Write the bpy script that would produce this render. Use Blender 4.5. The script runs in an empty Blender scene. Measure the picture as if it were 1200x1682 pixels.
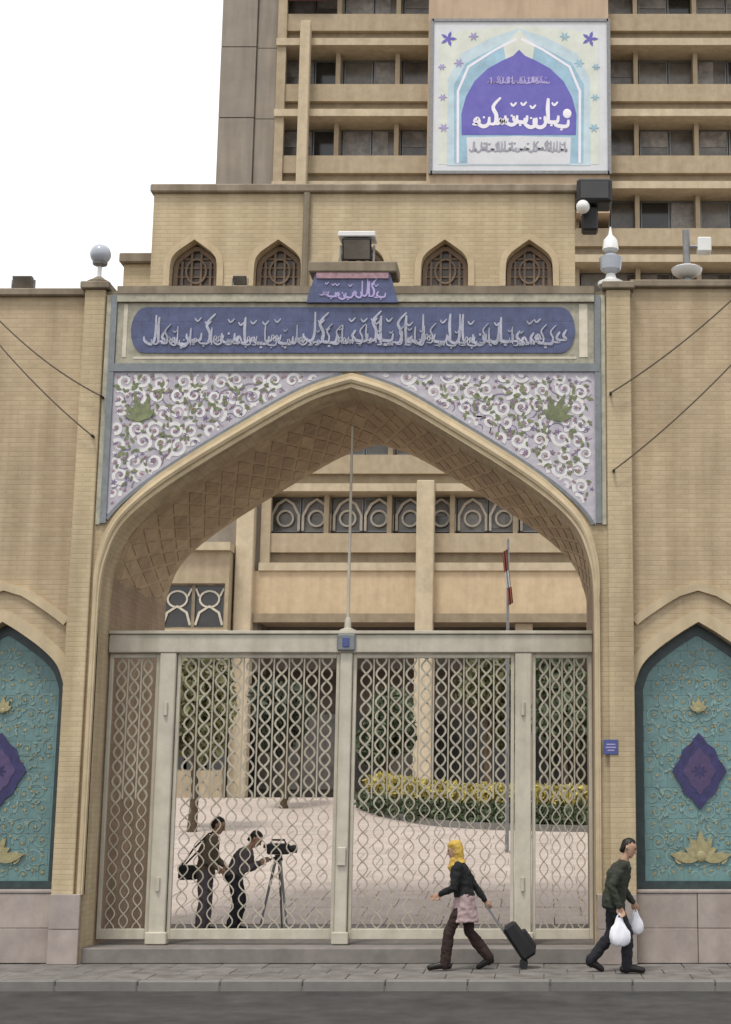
import bpy, bmesh, math, random
from mathutils import Vector, Matrix
random.seed(7)
R = math.radians
C = bpy.context.scene.collection
S = bpy.context.scene

# ------------------------------------------------------------------ camera
F, PX, PY, HC = 2500.0, 890.0, 841.0, 2.25          # photo focal length and principal point (pixels), eye height
TH = math.atan(460.0/F)
cam = bpy.data.cameras.new('camera'); co = bpy.data.objects.new('camera', cam); C.objects.link(co)
co.location = (0, 0, HC); co.rotation_euler = (R(90)+TH, 0, 0)
cam.sensor_fit = 'VERTICAL'; cam.sensor_height = 24.0; cam.lens = 24.0*F/1682.0
cam.shift_x = -(PX-600.0)/1682.0; cam.shift_y = 0.0
cam.clip_start = 0.1; cam.clip_end = 2000
S.camera = co

def P(px, py, Y):
    u = (px-PX)/F; v = (PY-py)/F
    t = Y/(math.cos(TH)-v*math.sin(TH))
    return (u*t, HC+(math.sin(TH)+v*math.cos(TH))*t)
def XP(px, py, Y): return P(px, py, Y)[0]
def ZP(py, Y): return P(PX, py, Y)[1]

# ------------------------------------------------------------------ sky, sun, exposure
w = bpy.data.worlds.new('World'); S.world = w; w.use_nodes = True
nt = w.node_tree; bg = nt.nodes['Background']
sky = nt.nodes.new('ShaderNodeTexSky'); sky.sky_type = 'NISHITA'; sky.sun_disc = False
sky.sun_elevation = R(66); sky.sun_rotation = R(205); sky.air_density = 1.5; sky.dust_density = 4
mx = nt.nodes.new('ShaderNodeMix'); mx.data_type = 'RGBA'; mx.inputs['Factor'].default_value = 0.86
nt.links.new(sky.outputs[0], mx.inputs['A']); mx.inputs['B'].default_value = (11.6, 11.7, 11.9, 1)   # even overcast layer
nt.links.new(mx.outputs['Result'], bg.inputs['Color']); bg.inputs['Strength'].default_value = 0.1
sun = bpy.data.lights.new('sun', 'SUN'); sun.energy = 2.0; sun.angle = R(12); sun.color = (1, .95, .87)
so = bpy.data.objects.new('sun', sun); C.objects.link(so)
so.location = (0, 0, 60)
so.rotation_euler = (R(90-66), 0, R(-25))
vs = S.view_settings; vs.view_transform = 'Standard'; vs.look = 'None'; vs.gamma = 1; vs.use_curve_mapping = False
vs.exposure = 0.22

# ------------------------------------------------------------------ materials
def mat(name, col, rough=.75, var=.12, nscale=3.0, bump=.0, bscale=40.0, metal=0.0, brick=None, mortar=None, stain=.0, col2=None, spec=.3):
    m = bpy.data.materials.new(name); m.use_nodes = True
    n = m.node_tree; L = n.links; b = n.nodes['Principled BSDF']
    b.inputs['Roughness'].default_value = rough; b.inputs['Metallic'].default_value = metal
    b.inputs['Specular IOR Level'].default_value = spec
    geo = n.nodes.new('ShaderNodeNewGeometry')
    vec = geo.outputs['Position']
    c1 = tuple(col)+(1,); c2 = tuple(col2 or [c*(1-var*2) for c in col])+(1,)
    no = n.nodes.new('ShaderNodeTexNoise'); no.inputs['Scale'].default_value = nscale; no.inputs['Detail'].default_value = 6
    no.inputs['Roughness'].default_value = .65
    L.new(vec, no.inputs['Vector'])
    rp = n.nodes.new('ShaderNodeValToRGB'); rp.color_ramp.elements[0].position = .33; rp.color_ramp.elements[1].position = .68
    rp.color_ramp.elements[0].color = c2; rp.color_ramp.elements[1].color = c1
    L.new(no.outputs['Fac'], rp.inputs['Fac'])
    out = rp.outputs['Color']; height = None
    if brick:
        sp = n.nodes.new('ShaderNodeSeparateXYZ'); L.new(vec, sp.inputs[0])
        ad = n.nodes.new('ShaderNodeMath'); ad.operation = 'ADD'; L.new(sp.outputs['X'], ad.inputs[0]); L.new(sp.outputs['Y'], ad.inputs[1])
        cb = n.nodes.new('ShaderNodeCombineXYZ'); L.new(ad.outputs[0], cb.inputs['X']); L.new(sp.outputs['Z'], cb.inputs['Y'])
        bt = n.nodes.new('ShaderNodeTexBrick'); L.new(cb.outputs[0], bt.inputs['Vector'])
        bt.inputs['Scale'].default_value = 1; bt.inputs['Brick Width'].default_value = brick[0]; bt.inputs['Row Height'].default_value = brick[1]
        bt.inputs['Mortar Size'].default_value = brick[2]; bt.inputs['Mortar Smooth'].default_value = .3; bt.inputs['Bias'].default_value = 0
        bt.inputs['Color1'].default_value = (1, 1, 1, 1); bt.inputs['Color2'].default_value = (.90, .885, .87, 1)
        mo = mortar or (.9, .88, .86); bt.inputs['Mortar'].default_value = tuple(mo)+(1,)
        ml = n.nodes.new('ShaderNodeMix'); ml.data_type = 'RGBA'; ml.blend_type = 'MULTIPLY'; ml.inputs['Factor'].default_value = 1
        L.new(out, ml.inputs['A']); L.new(bt.outputs['Color'], ml.inputs['B']); out = ml.outputs['Result']
        height = bt.outputs['Fac']
    if stain > 0:
        mp = n.nodes.new('ShaderNodeMapping'); mp.inputs['Scale'].default_value = (2.2, 2.2, .22); L.new(vec, mp.inputs['Vector'])
        n2 = n.nodes.new('ShaderNodeTexNoise'); n2.inputs['Scale'].default_value = 1.6; n2.inputs['Detail'].default_value = 5; L.new(mp.outputs[0], n2.inputs['Vector'])
        r2 = n.nodes.new('ShaderNodeValToRGB'); r2.color_ramp.elements[0].position = .36; r2.color_ramp.elements[1].position = .6
        k = 1-stain; r2.color_ramp.elements[0].color = (k, k*.98, k*.95, 1); r2.color_ramp.elements[1].color = (1, 1, 1, 1)
        L.new(n2.outputs['Fac'], r2.inputs['Fac'])
        m2 = n.nodes.new('ShaderNodeMix'); m2.data_type = 'RGBA'; m2.blend_type = 'MULTIPLY'; m2.inputs['Factor'].default_value = 1
        L.new(out, m2.inputs['A']); L.new(r2.outputs['Color'], m2.inputs['B']); out = m2.outputs['Result']
    # each object a slightly different tone
    oi = n.nodes.new('ShaderNodeObjectInfo')
    mr = n.nodes.new('ShaderNodeMapRange'); mr.inputs['To Min'].default_value = 1-var*.7; mr.inputs['To Max'].default_value = 1+var*.35
    L.new(oi.outputs['Random'], mr.inputs['Value'])
    m3 = n.nodes.new('ShaderNodeMix'); m3.data_type = 'RGBA'; m3.blend_type = 'MULTIPLY'; m3.inputs['Factor'].default_value = 1
    L.new(out, m3.inputs['A']); L.new(mr.outputs[0], m3.inputs['B']); out = m3.outputs['Result']
    L.new(out, b.inputs['Base Color'])
    if bump > 0 or height:
        bp = n.nodes.new('ShaderNodeBump'); bp.inputs['Distance'].default_value = .01; bp.inputs['Strength'].default_value = .5
        nb = n.nodes.new('ShaderNodeTexNoise'); nb.inputs['Scale'].default_value = bscale; nb.inputs['Detail'].default_value = 4; L.new(vec, nb.inputs['Vector'])
        hm = n.nodes.new('ShaderNodeMath'); hm.operation = 'MULTIPLY'; hm.inputs[1].default_value = max(bump, .05); L.new(nb.outputs['Fac'], hm.inputs[0])
        hh = hm.outputs[0]
        if height:
            sb = n.nodes.new('ShaderNodeMath'); sb.operation = 'SUBTRACT'; L.new(hh, sb.inputs[0]); L.new(height, sb.inputs[1]); hh = sb.outputs[0]
        L.new(hh, bp.inputs['Height']); L.new(bp.outputs[0], b.inputs['Normal'])
    return m

BR = (.21, .068, .007)
M = dict(
 brick=mat('tan_brick', (.56, .445, .295), .85, .10, .7, .3, brick=BR, stain=.2),
 brick_gate=mat('gate_brick', (.57, .465, .305), .85, .09, .8, .3, brick=BR, stain=.2),
 brick_up=mat('upper_brick', (.55, .455, .305), .85, .06, 1.2, .3, brick=BR, stain=.12),
 stone=mat('trim_stone', (.56, .455, .30), .75, .1, 4, .3, stain=.12),
 cope=mat('coping_stone', (.30, .25, .185), .85, .15, 3, .4, stain=.3),
 brown=mat('brown_brick', (.48, .355, .225), .85, .16, 5, .4),
 brown2=mat('ochre_brick', (.56, .43, .27), .85, .15, 5, .4),
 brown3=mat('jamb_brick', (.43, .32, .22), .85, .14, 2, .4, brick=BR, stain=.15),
 marble=mat('grey_marble', (.40, .345, .31), .55, .12, 3.5, .15, col2=(.30, .255, .235), stain=.12, spec=.4),
 pave=mat('paving', (.215, .20, .19), .85, .12, 2.5, .3, stain=.3),
 step=mat('step_stone', (.22, .20, .185), .85, .15, 3, .3),
 kerb=mat('kerb_stone', (.20, .19, .178), .85, .12, 3, .3),
 asphalt=mat('asphalt', (.085, .083, .08), .9, .22, 1.3, .6, 120, stain=.2),
 court=mat('court_stone', (.47, .40, .36), .7, .08, 2.0, .15, stain=.1),
 courtbed=mat('court_joint', (.30, .26, .23), .9, .1, 3, .3),
 ground=mat('ground_dust', (.24, .21, .17), .95, .15, .3),
 gate=mat('gate_paint', (.56, .52, .43), .45, .1, 4, .15, stain=.18),
 lattice=mat('lattice_paint', (.47, .43, .345), .5, .12, 6, .1, stain=.15),
 blue=mat('inscription_blue', (.085, .105, .22), .4, .2, 7, .1, col2=(.055, .065, .14), brick=(.24,.24,.005), spec=.5),
 bluegrey=mat('blue_grey_tile', (.205, .22, .235), .4, .2, 9, .1, col2=(.14, .155, .16), spec=.5),
 greygreen=mat('grey_green_tile', (.42, .395, .30), .45, .2, 8, .1, spec=.5),
 cream=mat('cream_tile', (.62, .56, .45), .4, .12, 8, .1, spec=.5),
 white=mat('white_glaze', (.70, .69, .68), .35, .1, 10, .05, spec=.5),
 lilac=mat('lilac_tile', (.52, .49, .52), .4, .15, 12, .1, col2=(.38, .35, .42), spec=.5),
 pink=mat('rose_tile', (.42, .25, .29), .4, .25, 14, .05, spec=.5),
 violet_l=mat('grey_violet_tile', (.25, .21, .29), .4, .2, 14, .05, spec=.5),
 violet=mat('violet_tile', (.20, .14, .26), .4, .25, 14, .05, spec=.5),
 leaf_tile=mat('green_tile', (.22, .25, .12), .4, .25, 14, .05, spec=.5),
 teal=mat('teal_tile', (.155, .28, .285), .4, .16, 5, .1, col2=(.115, .21, .215), spec=.5, brick=(.21, .21, .006), mortar=(.7, .74, .74)),
 teal_l=mat('pale_teal_tile', (.22, .34, .32), .4, .2, 9, .05, spec=.5),
 teal_d=mat('dark_teal_tile', (.035, .06, .065), .4, .25, 9, .05, spec=.5),
 purple=mat('purple_tile', (.042, .038, .145), .4, .25, 9, .05, spec=.5),
 purple_l=mat('mauve_tile', (.09, .06, .16), .4, .2, 12, .05, spec=.5),
 yellow=mat('ochre_tile', (.43, .38, .20), .4, .2, 12, .05, spec=.5),
 plaque=mat('plaque_blue', (.06, .08, .24), .35, .1, 8, spec=.5),
 glass=mat('dark_glass', (.04, .038, .036), .12, .3, .8, spec=.6),
 curtain=mat('curtained_glass', (.34, .31, .28), .35, .3, 2.5, spec=.5),
 greyglass=mat('grey_glass', (.19, .17, .145), .2, .3, 1.5, spec=.6),
 lat_brown=mat('window_lattice', (.235, .17, .12), .7, .15, 6),
 pane_brown=mat('brown_pane', (.075, .055, .045), .3, .2, 3, spec=.5),
 tw_band=mat('tower_band', (.43, .35, .24), .85, .1, 3, .2, stain=.09),
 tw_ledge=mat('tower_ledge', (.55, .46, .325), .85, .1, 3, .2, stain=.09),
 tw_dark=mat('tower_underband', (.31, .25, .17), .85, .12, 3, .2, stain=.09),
 tw_clad=mat('tower_cladding', (.285, .25, .205), .75, .1, .8, .15, stain=.15),
 tw_salmon=mat('tower_salmon', (.49, .375, .265), .85, .08, .8, .2, stain=.12),
 tw_gold=mat('tower_gold_band', (.56, .435, .285), .85, .08, 3, .2, stain=.08),
 tw_shade=mat('tower_interior', (.13, .11, .09), .9, .2, .8),
 red_brown=mat('red_brown_panel', (.13, .05, .045), .8, .2, 1),
 bn_white=mat('banner_grey_blue', (.62, .63, .66), .6, .06, 1.5),
 bn_cream=mat('banner_cream', (.64, .67, .60), .6, .08, 1.5),
 bn_blue=mat('banner_sky_blue', (.36, .55, .68), .6, .15, 1.5),
 bn_pale=mat('banner_pale_blue', (.52, .64, .70), .6, .1, 1.5),
 bn_purple=mat('banner_violet', (.115, .10, .40), .6, .15, 1.0, col2=(.17, .155, .48)),
 bn_lilac=mat('banner_lilac', (.42, .36, .62), .6, .12, 1.5),
 bn_text=mat('banner_white', (.78, .76, .82), .6, .05, 2),
 band_text=mat('band_script', (.43, .44, .53), .4, .2, 8, spec=.5),
 bn_grey=mat('banner_grey', (.34, .34, .40), .6, .1, 2),
 metal=mat('grey_metal', (.25, .25, .25), .4, .15, 8, metal=.5),
 darkmetal=mat('black_metal', (.022, .022, .024), .45, .2, 8),
 lampwhite=mat('white_enamel', (.72, .72, .70), .35, .05, 8, spec=.5),
 globe=mat('frosted_globe', (.40, .43, .48), .15, .1, 4, spec=.6),
 cable=mat('brown_cable', (.12, .095, .07), .7, .1, 4),
 bark=mat('bark', (.12, .085, .055), .9, .2, 9, .8, 30),
 leaf=mat('leaf_green', (.12, .155, .085), .6, .3, 6),
 leaf2=mat('leaf_yellow_green', (.20, .205, .09), .6, .3, 6),
 leaf3=mat('leaf_dark_green', (.095, .115, .075), .6, .3, 6),
 flower=mat('yellow_petals', (.60, .50, .14), .6, .25, 8),
 skin=mat('skin', (.42, .26, .18), .6, .08, 20),
 hair=mat('dark_hair', (.018, .014, .012), .5, .2, 30),
 scarf=mat('yellow_cloth', (.66, .44, .10), .85, .18, 14, .3, 60),
 coat=mat('black_cloth', (.022, .022, .024), .9, .2, 12, .3, 60),
 tunic=mat('mauve_cloth', (.42, .31, .31), .9, .15, 10, .3, 60),
 trouser=mat('brown_cloth', (.042, .025, .022), .9, .2, 10, .3, 60),
 olive=mat('olive_cloth', (.052, .058, .044), .9, .2, 10, .3, 60),
 navy=mat('dark_navy_cloth', (.026, .027, .034), .9, .2, 10, .3, 60),
 khaki=mat('khaki_cloth', (.17, .135, .10), .9, .15, 10, .3, 60),
 greycloth=mat('grey_violet_cloth', (.13, .11, .125), .9, .15, 10, .3, 60),
 shoe=mat('black_leather', (.015, .014, .013), .4, .2, 10),
 plastic=mat('white_plastic', (.74, .74, .80), .3, .06, 10, .2, 30, spec=.5),
 bagblack=mat('black_nylon', (.02, .02, .022), .6, .2, 10, .2, 60),
 red=mat('red_cloth', (.36, .12, .09), .8, .15, 6),
)

# ------------------------------------------------------------------ mesh helpers
class MB:
    def __init__(s): s.v = []; s.f = []; s.sm = []
    def add(s, vs, fs, smooth=False):
        o = len(s.v); s.v += [tuple(p) for p in vs]
        for f in fs: s.f.append([o+i for i in f]); s.sm.append(smooth)
        return s
    def box(s, x0, x1, y0, y1, z0, z1):
        if x0 > x1: x0, x1 = x1, x0
        if y0 > y1: y0, y1 = y1, y0
        return s.add([(x0,y0,z0),(x1,y0,z0),(x1,y1,z0),(x0,y1,z0),(x0,y0,z1),(x1,y0,z1),(x1,y1,z1),(x0,y1,z1)],
              [(0,3,2,1),(4,5,6,7),(0,1,5,4),(1,2,6,5),(2,3,7,6),(3,0,4,7)])
    def prism(s, poly, y0, y1):          # polygon in XZ (counter-clockwise seen from -Y), extruded y0(front)..y1(back)
        n = len(poly)
        return s.add([(x,y0,z) for x,z in poly]+[(x,y1,z) for x,z in poly],
              [tuple(range(n)), tuple(range(2*n-1,n-1,-1))]+[(i,i+n,(i+1)%n+n,(i+1)%n) for i in range(n)])
    def ribbon(s, pts, wid, y0, y1):     # flat band along a line in XZ
        n = len(pts); Lp = []; Rp = []
        for i,(x,z) in enumerate(pts):
            a = pts[max(0,i-1)]; b = pts[min(n-1,i+1)]
            tx, tz = b[0]-a[0], b[1]-a[1]; l = math.hypot(tx,tz) or 1
            h = (wid[i] if isinstance(wid,(list,tuple)) else wid)/2
            nx, nz = -tz/l*h, tx/l*h
            Lp.append((x+nx,z+nz)); Rp.append((x-nx,z-nz))
        vs = []
        for i in range(n):
            vs += [(Lp[i][0],y0,Lp[i][1]),(Rp[i][0],y0,Rp[i][1]),(Rp[i][0],y1,Rp[i][1]),(Lp[i][0],y1,Lp[i][1])]
        fs = [(0,1,2,3),(4*n-4,4*n-1,4*n-2,4*n-3)]
        for i in range(n-1):
            a = 4*i; b = a+4
            for k in range(4): fs.append((a+k, b+k, b+(k+1)%4, a+(k+1)%4))
        return s.add(vs, fs)
    def tube(s, pts, rad, n=8, caps=True):
        pts = [Vector(p) for p in pts]; m = len(pts); base = []
        up = Vector((0,0,1)); prev = None; vs = []
        for i,p in enumerate(pts):
            t = (pts[min(m-1,i+1)]-pts[max(0,i-1)]).normalized()
            if prev is None:
                a = t.cross(up) if abs(t.dot(up)) < .9 else t.cross(Vector((1,0,0)))
            else: a = prev - t*prev.dot(t)
            a.normalize(); prev = a; b = t.cross(a)
            r = rad[i] if isinstance(rad,(list,tuple)) else rad
            for k in range(n):
                an = 2*math.pi*k/n; vs.append(p+(a*math.cos(an)+b*math.sin(an))*r)
        fs = [(i*n+k, i*n+(k+1)%n, (i+1)*n+(k+1)%n, (i+1)*n+k) for i in range(m-1) for k in range(n)]
        if caps: fs += [tuple(range(n-1,-1,-1)), tuple(range((m-1)*n, m*n))]
        return s.add(vs, fs, True)
    def lathe(s, prof, cx, cy, cz, n=16):   # profile (r,z)
        vs = []; m = len(prof)
        for r,z in prof:
            for k in range(n):
                an = 2*math.pi*k/n; vs.append((cx+r*math.cos(an), cy+r*math.sin(an), cz+z))
        fs = [(i*n+k, i*n+(k+1)%n, (i+1)*n+(k+1)%n, (i+1)*n+k) for i in range(m-1) for k in range(n)]
        fs += [tuple(range(n-1,-1,-1)), tuple(range((m-1)*n, m*n))]
        return s.add(vs, fs, True)
    def ellipsoid(s, c, r, rot=None, nu=12, nv=8):
        vs = []; fs = []
        for j in range(nv+1):
            ph = math.pi*j/nv
            for i in range(nu):
                th = 2*math.pi*i/nu
                p = Vector((r[0]*math.sin(ph)*math.cos(th), r[1]*math.sin(ph)*math.sin(th), r[2]*math.cos(ph)))
                if rot is not None: p = rot @ p
                vs.append(Vector(c)+p)
        for j in range(nv):
            for i in range(nu):
                fs.append((j*nu+i, (j+1)*nu+i, (j+1)*nu+(i+1)%nu, j*nu+(i+1)%nu))
        return s.add(vs, fs, True)
    def build(s, name, m, parent=None, bevel=0, merge=False, loc=None):
        org = Vector(loc) if loc is not None else (wl(parent) if parent is not None else Vector((0,0,0)))
        me = bpy.data.meshes.new(name); me.from_pydata([tuple(Vector(p)-org) for p in s.v], [], s.f)
        if bevel or merge:
            bm = bmesh.new(); bm.from_mesh(me)
            if merge: bmesh.ops.remove_doubles(bm, verts=bm.verts, dist=1e-5)
            if bevel:
                ed = [e for e in bm.edges if len(e.link_faces) == 2 and e.calc_face_angle(0) > .6]
                bmesh.ops.bevel(bm, geom=ed, offset=bevel, segments=1, affect='EDGES', clamp_overlap=True)
            bm.to_mesh(me); bm.free()
        else:
            me.polygons.foreach_set('use_smooth', s.sm)
        me.materials.append(m if not isinstance(m,str) else M[m])
        if any(s.sm) and not (bevel or merge): me.set_sharp_from_angle(angle=R(40))
        o = bpy.data.objects.new(name, me); C.objects.link(o)
        if parent is not None:
            o.parent = parent
            o.location = org - wl(parent)
        else: o.location = org
        return o
def wl(o):
    v = Vector(o.location)
    while o.parent is not None: o = o.parent; v = v+Vector(o.location)
    return v
def tag(o, label=None, cat=None, group=None, kind=None):
    if label: o['label'] = label
    if cat: o['category'] = cat
    if group: o['group'] = group
    if kind: o['kind'] = kind
    return o
def thing(name, loc, label, cat, group=None):
    o = bpy.data.objects.new(name, None); C.objects.link(o); o.location = loc; o.empty_display_size = .3
    return tag(o, label, cat, group)
def dup(o, parent=None, loc=None, name=None):
    c = o.copy(); C.objects.link(c)
    if parent is not None: c.parent = parent
    if loc is not None: c.location = loc
    for ch in list(o.children): dup(ch, c)
    return c
def rep(o, parent, loc):                       # one more piece sharing the mesh
    c = o.copy(); C.objects.link(c); c.parent = parent; c.location = loc; return c

def spline(pts, n):                            # Catmull-Rom through points
    out = []
    P_ = [pts[0]]+list(pts)+[pts[-1]]
    for i in range(1, len(P_)-2):
        p0,p1,p2,p3 = P_[i-1:i+3]
        for k in range(n):
            t = k/n
            out.append(tuple(.5*((2*p1[j])+(-p0[j]+p2[j])*t+(2*p0[j]-5*p1[j]+4*p2[j]-p3[j])*t*t+(-p0[j]+3*p1[j]-3*p2[j]+p3[j])*t**3) for j in range(len(p1))))
    out.append(tuple(pts[-1])); return out
def inward(pts, d, cx):                         # inward offset without the crossing at the apex
    n = len(pts)//2; q = offset_line(pts,-d)
    return [a for i,a in enumerate(q) if (i < n and a[0] < cx-.012) or (i > n and a[0] > cx+.012)]
def offset_line(pts, d):                       # outward offset of an arch line running left to right over the top
    n = len(pts); o = []
    for i,(x,z) in enumerate(pts):
        a = pts[max(0,i-1)]; b = pts[min(n-1,i+1)]
        tx,tz = b[0]-a[0], b[1]-a[1]; l = math.hypot(tx,tz) or 1
        o.append((x-tz/l*d, z+tx/l*d))
    return o
def arch_pts(cx, half, zs):                    # half = [(dx, z)] from apex outwards ; returns line left foot -> apex -> right foot
    h = spline(half, 6)
    return [(cx-a, z) for a,z in reversed(h)] + [(cx+a, z) for a,z in h[1:]]
def arch_wall(mb, x0, x1, z0, z1, y0, y1, arches):
    # solid wall between y0 (front) and y1 with arched openings; arches: (line left->right, sill z)
    arches = sorted(arches, key=lambda a: a[0][0][0]); x = x0
    for line, sill in arches:
        xl, xr = line[0][0], line[-1][0]
        if xl > x+1e-4: mb.box(x, xl, y0, y1, z0, z1)
        if sill > z0+1e-4: mb.box(xl, xr, y0, y1, z0, sill)
        for (ax,az),(bx,bz) in zip(line[:-1], line[1:]):
            if bx-ax < 1e-4: continue
            mb.add([(ax,y0,az),(bx,y0,bz),(bx,y0,z1),(ax,y0,z1),(ax,y1,az),(bx,y1,bz),(bx,y1,z1),(ax,y1,z1)],
                   [(0,1,2,3),(7,6,5,4),(0,4,5,1),(3,2,6,7)])
        x = xr
    if x1 > x+1e-4: mb.box(x, x1, y0, y1, z0, z1)
    return mb
def arch_plate(mb, line, sill, y0, y1):        # closed plate filling an arched opening
    poly = [(line[0][0], sill)]+[(line[-1][0], sill)]+list(reversed(line))
    return mb.prism(poly, y0, y1)
def inpoly(x, z, poly):
    r = False; j = len(poly)-1
    for i in range(len(poly)):
        xi,zi = poly[i]; xj,zj = poly[j]
        if (zi > z) != (zj > z) and x < (xj-xi)*(z-zi)/(zj-zi)+xi: r = not r
        j = i
    return r
def spiral(cx, cz, r, turns, a0, sgn, n=22):
    return [(cx+r*(1-t/n*.86)*math.cos(a0+sgn*2*math.pi*turns*t/n), cz+r*(1-t/n*.86)*math.sin(a0+sgn*2*math.pi*turns*t/n)) for t in range(n+1)]
def flower_poly(mb, cx, cz, r, y0, y1, k=6):
    LC[0] += 1; y0 = y0-.00005*(LC[0]%101)
    mb.prism([(cx+r*(.62+.38*math.cos(k*a))*math.cos(a), cz+r*(.62+.38*math.cos(k*a))*math.sin(a)) for a in [2*math.pi*i/(k*4) for i in range(k*4)]], y0, y1)
LC = [0]
def leaf_poly(mb, cx, cz, l, wd, an, y0, y1):
    LC[0] += 1; y0 = y0-.00005*(LC[0]%101)
    pts = []
    for i in range(9):
        t = i/8; pts.append((t*l, math.sin(math.pi*t**.8)*wd))
    pts += [(t*l, -math.sin(math.pi*t**.8)*wd) for t in [i/8 for i in range(7,0,-1)]]
    c,s_ = math.cos(an), math.sin(an)
    mb.prism([(cx+a*c-b*s_, cz+a*s_+b*c) for a,b in pts], y0, y1)

# ------------------------------------------------------------------ the ground
YF = 21.0                                       # front face of the gatehouse
YG = 21.65                                      # plane of the gate
FL = 0.2                                        # floor of the passage and courtyard
tag(MB().box(-600,600,-300,900,-.6,-.15).build('ground','ground'), kind='structure')
tag(MB().box(-40,40,3,19.15,-.145,-.12).build('road','asphalt'), kind='structure')
pv = tag(MB().box(-14,9,19.32,21.3,-.14,-.02).build('pavement','kerb'), kind='structure')
sl = None
for r_ in range(3):
    for k in range(36):
        x = -13.7+k*.61+(r_%2)*.3; y = 19.36+r_*.56
        if sl is None: sl = MB().box(-.3,.3,0,.548,-.02,0).build('paving_slab','pave',pv,bevel=.006); q = sl; q.location = (x,y,0)
        else: q = rep(sl, pv, (x,y,random.uniform(-.003,.002)))
ks = None
kb = tag(MB().box(-14,9,19.17,19.31,-.14,-.06).build('kerb','kerb'), kind='structure')
for k in range(23):
    if ks is None: ks = MB().box(-.495,.495,19.155,19.315,-.145,.004).build('kerb_stone','kerb',kb,bevel=.015); ks.location = (-13.4,0,0)
    else: rep(ks, kb, (-13.4+k,0,random.uniform(-.004,.003)))

# ------------------------------------------------------------------ gatehouse with the great arch
CXp = 573.0
X0 = XP(CXp, 800, YF)
half_px = [(0,638),(70,662),(170,719),(270,781),(335,828),(374,868),(394,912),(404,960),(408,1040)]
half = []
for d, y in half_px:
    half.append(((XP(CXp+d,y,YF)-XP(CXp-d,y,YF))/2, ZP(y,YF)))
X0 = (XP(CXp,1000,YF)+XP(CXp,640,YF))/2
line = arch_pts(X0, half, 0)
HW = half[-1][0]
GX0, GX1 = XP(112,1000,YF), XP(1040,1000,YF)
ZT = ZP(484,YF)                                 # top of the portal wall
YB = 24.75                                      # back of the passage
gh = thing('gatehouse', (X0,YF,0), 'tan brick gateway with a great pointed arch and tiled spandrels', 'gateway')
mb = MB(); arch_wall(mb, GX0, GX1, 0, ZT, YF, YF+.55, [(line, 0)]); mb.build('front_wall','brick_gate',gh)
mb = MB(); inner = [(x,z) for x,z in line]
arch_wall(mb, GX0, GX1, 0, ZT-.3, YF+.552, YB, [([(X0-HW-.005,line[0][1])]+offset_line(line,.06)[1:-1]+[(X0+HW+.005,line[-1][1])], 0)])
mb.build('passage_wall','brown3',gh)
MB().box(GX0-.02,GX1+.02,YF+.0,YB,ZT+.002,ZT+.05).build('roof','cope',gh)

# soffit lozenges: brown bricks set in ochre ribs
def arc_len(l):
    s = [0]
    for a,b in zip(l[:-1],l[1:]): s.append(s[-1]+math.hypot(b[0]-a[0],b[1]-a[1]))
    return s
sof = offset_line(line, .045); al = arc_len(sof); TOT = al[-1]
def on_arch(s, off=0.0):
    s = min(max(s,0),TOT-1e-6)
    for i in range(len(al)-1):
        if al[i+1] >= s:
            t = (s-al[i])/max(al[i+1]-al[i],1e-9); a,b = sof[i],sof[i+1]
            tx,tz = b[0]-a[0], b[1]-a[1]; l = math.hypot(tx,tz)
            return (a[0]+tx*t+tz/l*off, a[1]+tz*t-tx/l*off)
    return sof[-1]
mb = MB()
N = len(sof)
vs = []; fs = []
for x,z in sof: vs += [(x,YF+.3,z),(x,YB,z)]
for i in range(N-1): fs.append((2*i,2*i+1,2*i+3,2*i+2))
mb.add(vs, fs); soffit = mb.build('soffit','brown2',gh)
rows = 6; dy = (YB-YF-.62)/rows; ns = 38; ds = TOT/ns
for r_ in range(rows):
    yc = YF+.6+dy*(r_+.5)
    for k in range(ns):
        sc = ds*(k+.5 + (.5 if r_%2 else 0))
        if sc > TOT-ds*.4: continue
        # only panes the arch's face side shows
        q = [(sc-ds*.40,yc),(sc,max(yc-dy*.80,YF+.58)),(sc+ds*.40,yc),(sc,min(yc+dy*.80,YB-.06))]
        if r_ in (0,): q = [(sc-ds*.42,yc-dy*.35),(sc+ds*.42,yc-dy*.35),(sc+ds*.42,yc+dy*.35),(sc-ds*.42,yc+dy*.35)]
        vs = []
        for off in (.002,.009):
            for s_,y_ in q:
                p = on_arch(s_,off); vs.append((p[0],y_,p[1]))
        b = MB(); b.add(vs, [(4,5,6,7),(0,1,5,4),(1,2,6,5),(2,3,7,6),(3,0,4,7)])
        b.build('soffit_brick', 'brown' if random.random() < .8 else 'brown2', soffit)

# stone rope trim around the arch
tw = .21
tr = [p for p in line if p[1] > ZP(1000,YF)]
def twid(z): return .075+(tw-.075)*min(1,max(0,(z-ZP(985,YF))/(ZP(800,YF)-ZP(985,YF))))
full = [(line[0][0],.9+.01*0)]+[(line[0][0],.9+(line[0][1]-.9)*q/6) for q in range(1,6)]+list(line)+[(line[-1][0],.9+(line[-1][1]-.9)*q/6) for q in range(5,0,-1)]+[(line[-1][0],.9)]
o1 = offset_line(full, 1.0); nrm_ = [(a[0]-b[0],a[1]-b[1]) for a,b in zip(o1,full)]
def off_full(fr): return [(b[0]+n_[0]*twid(b[1])*fr,b[1]+n_[1]*twid(b[1])*fr) for b,n_ in zip(full,nrm_)]
mid = off_full(.5)
o = MB().ribbon(mid, [twid(b[1]) for b in full], YF-.07, YF+.04).build('arch_trim','stone',gh)
MB().tube([(x,YF-.065,z) for x,z in off_full(.5)], [.26*twid(b[1]) for b in full], 8).build('roll_moulding','stone',o)
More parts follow.
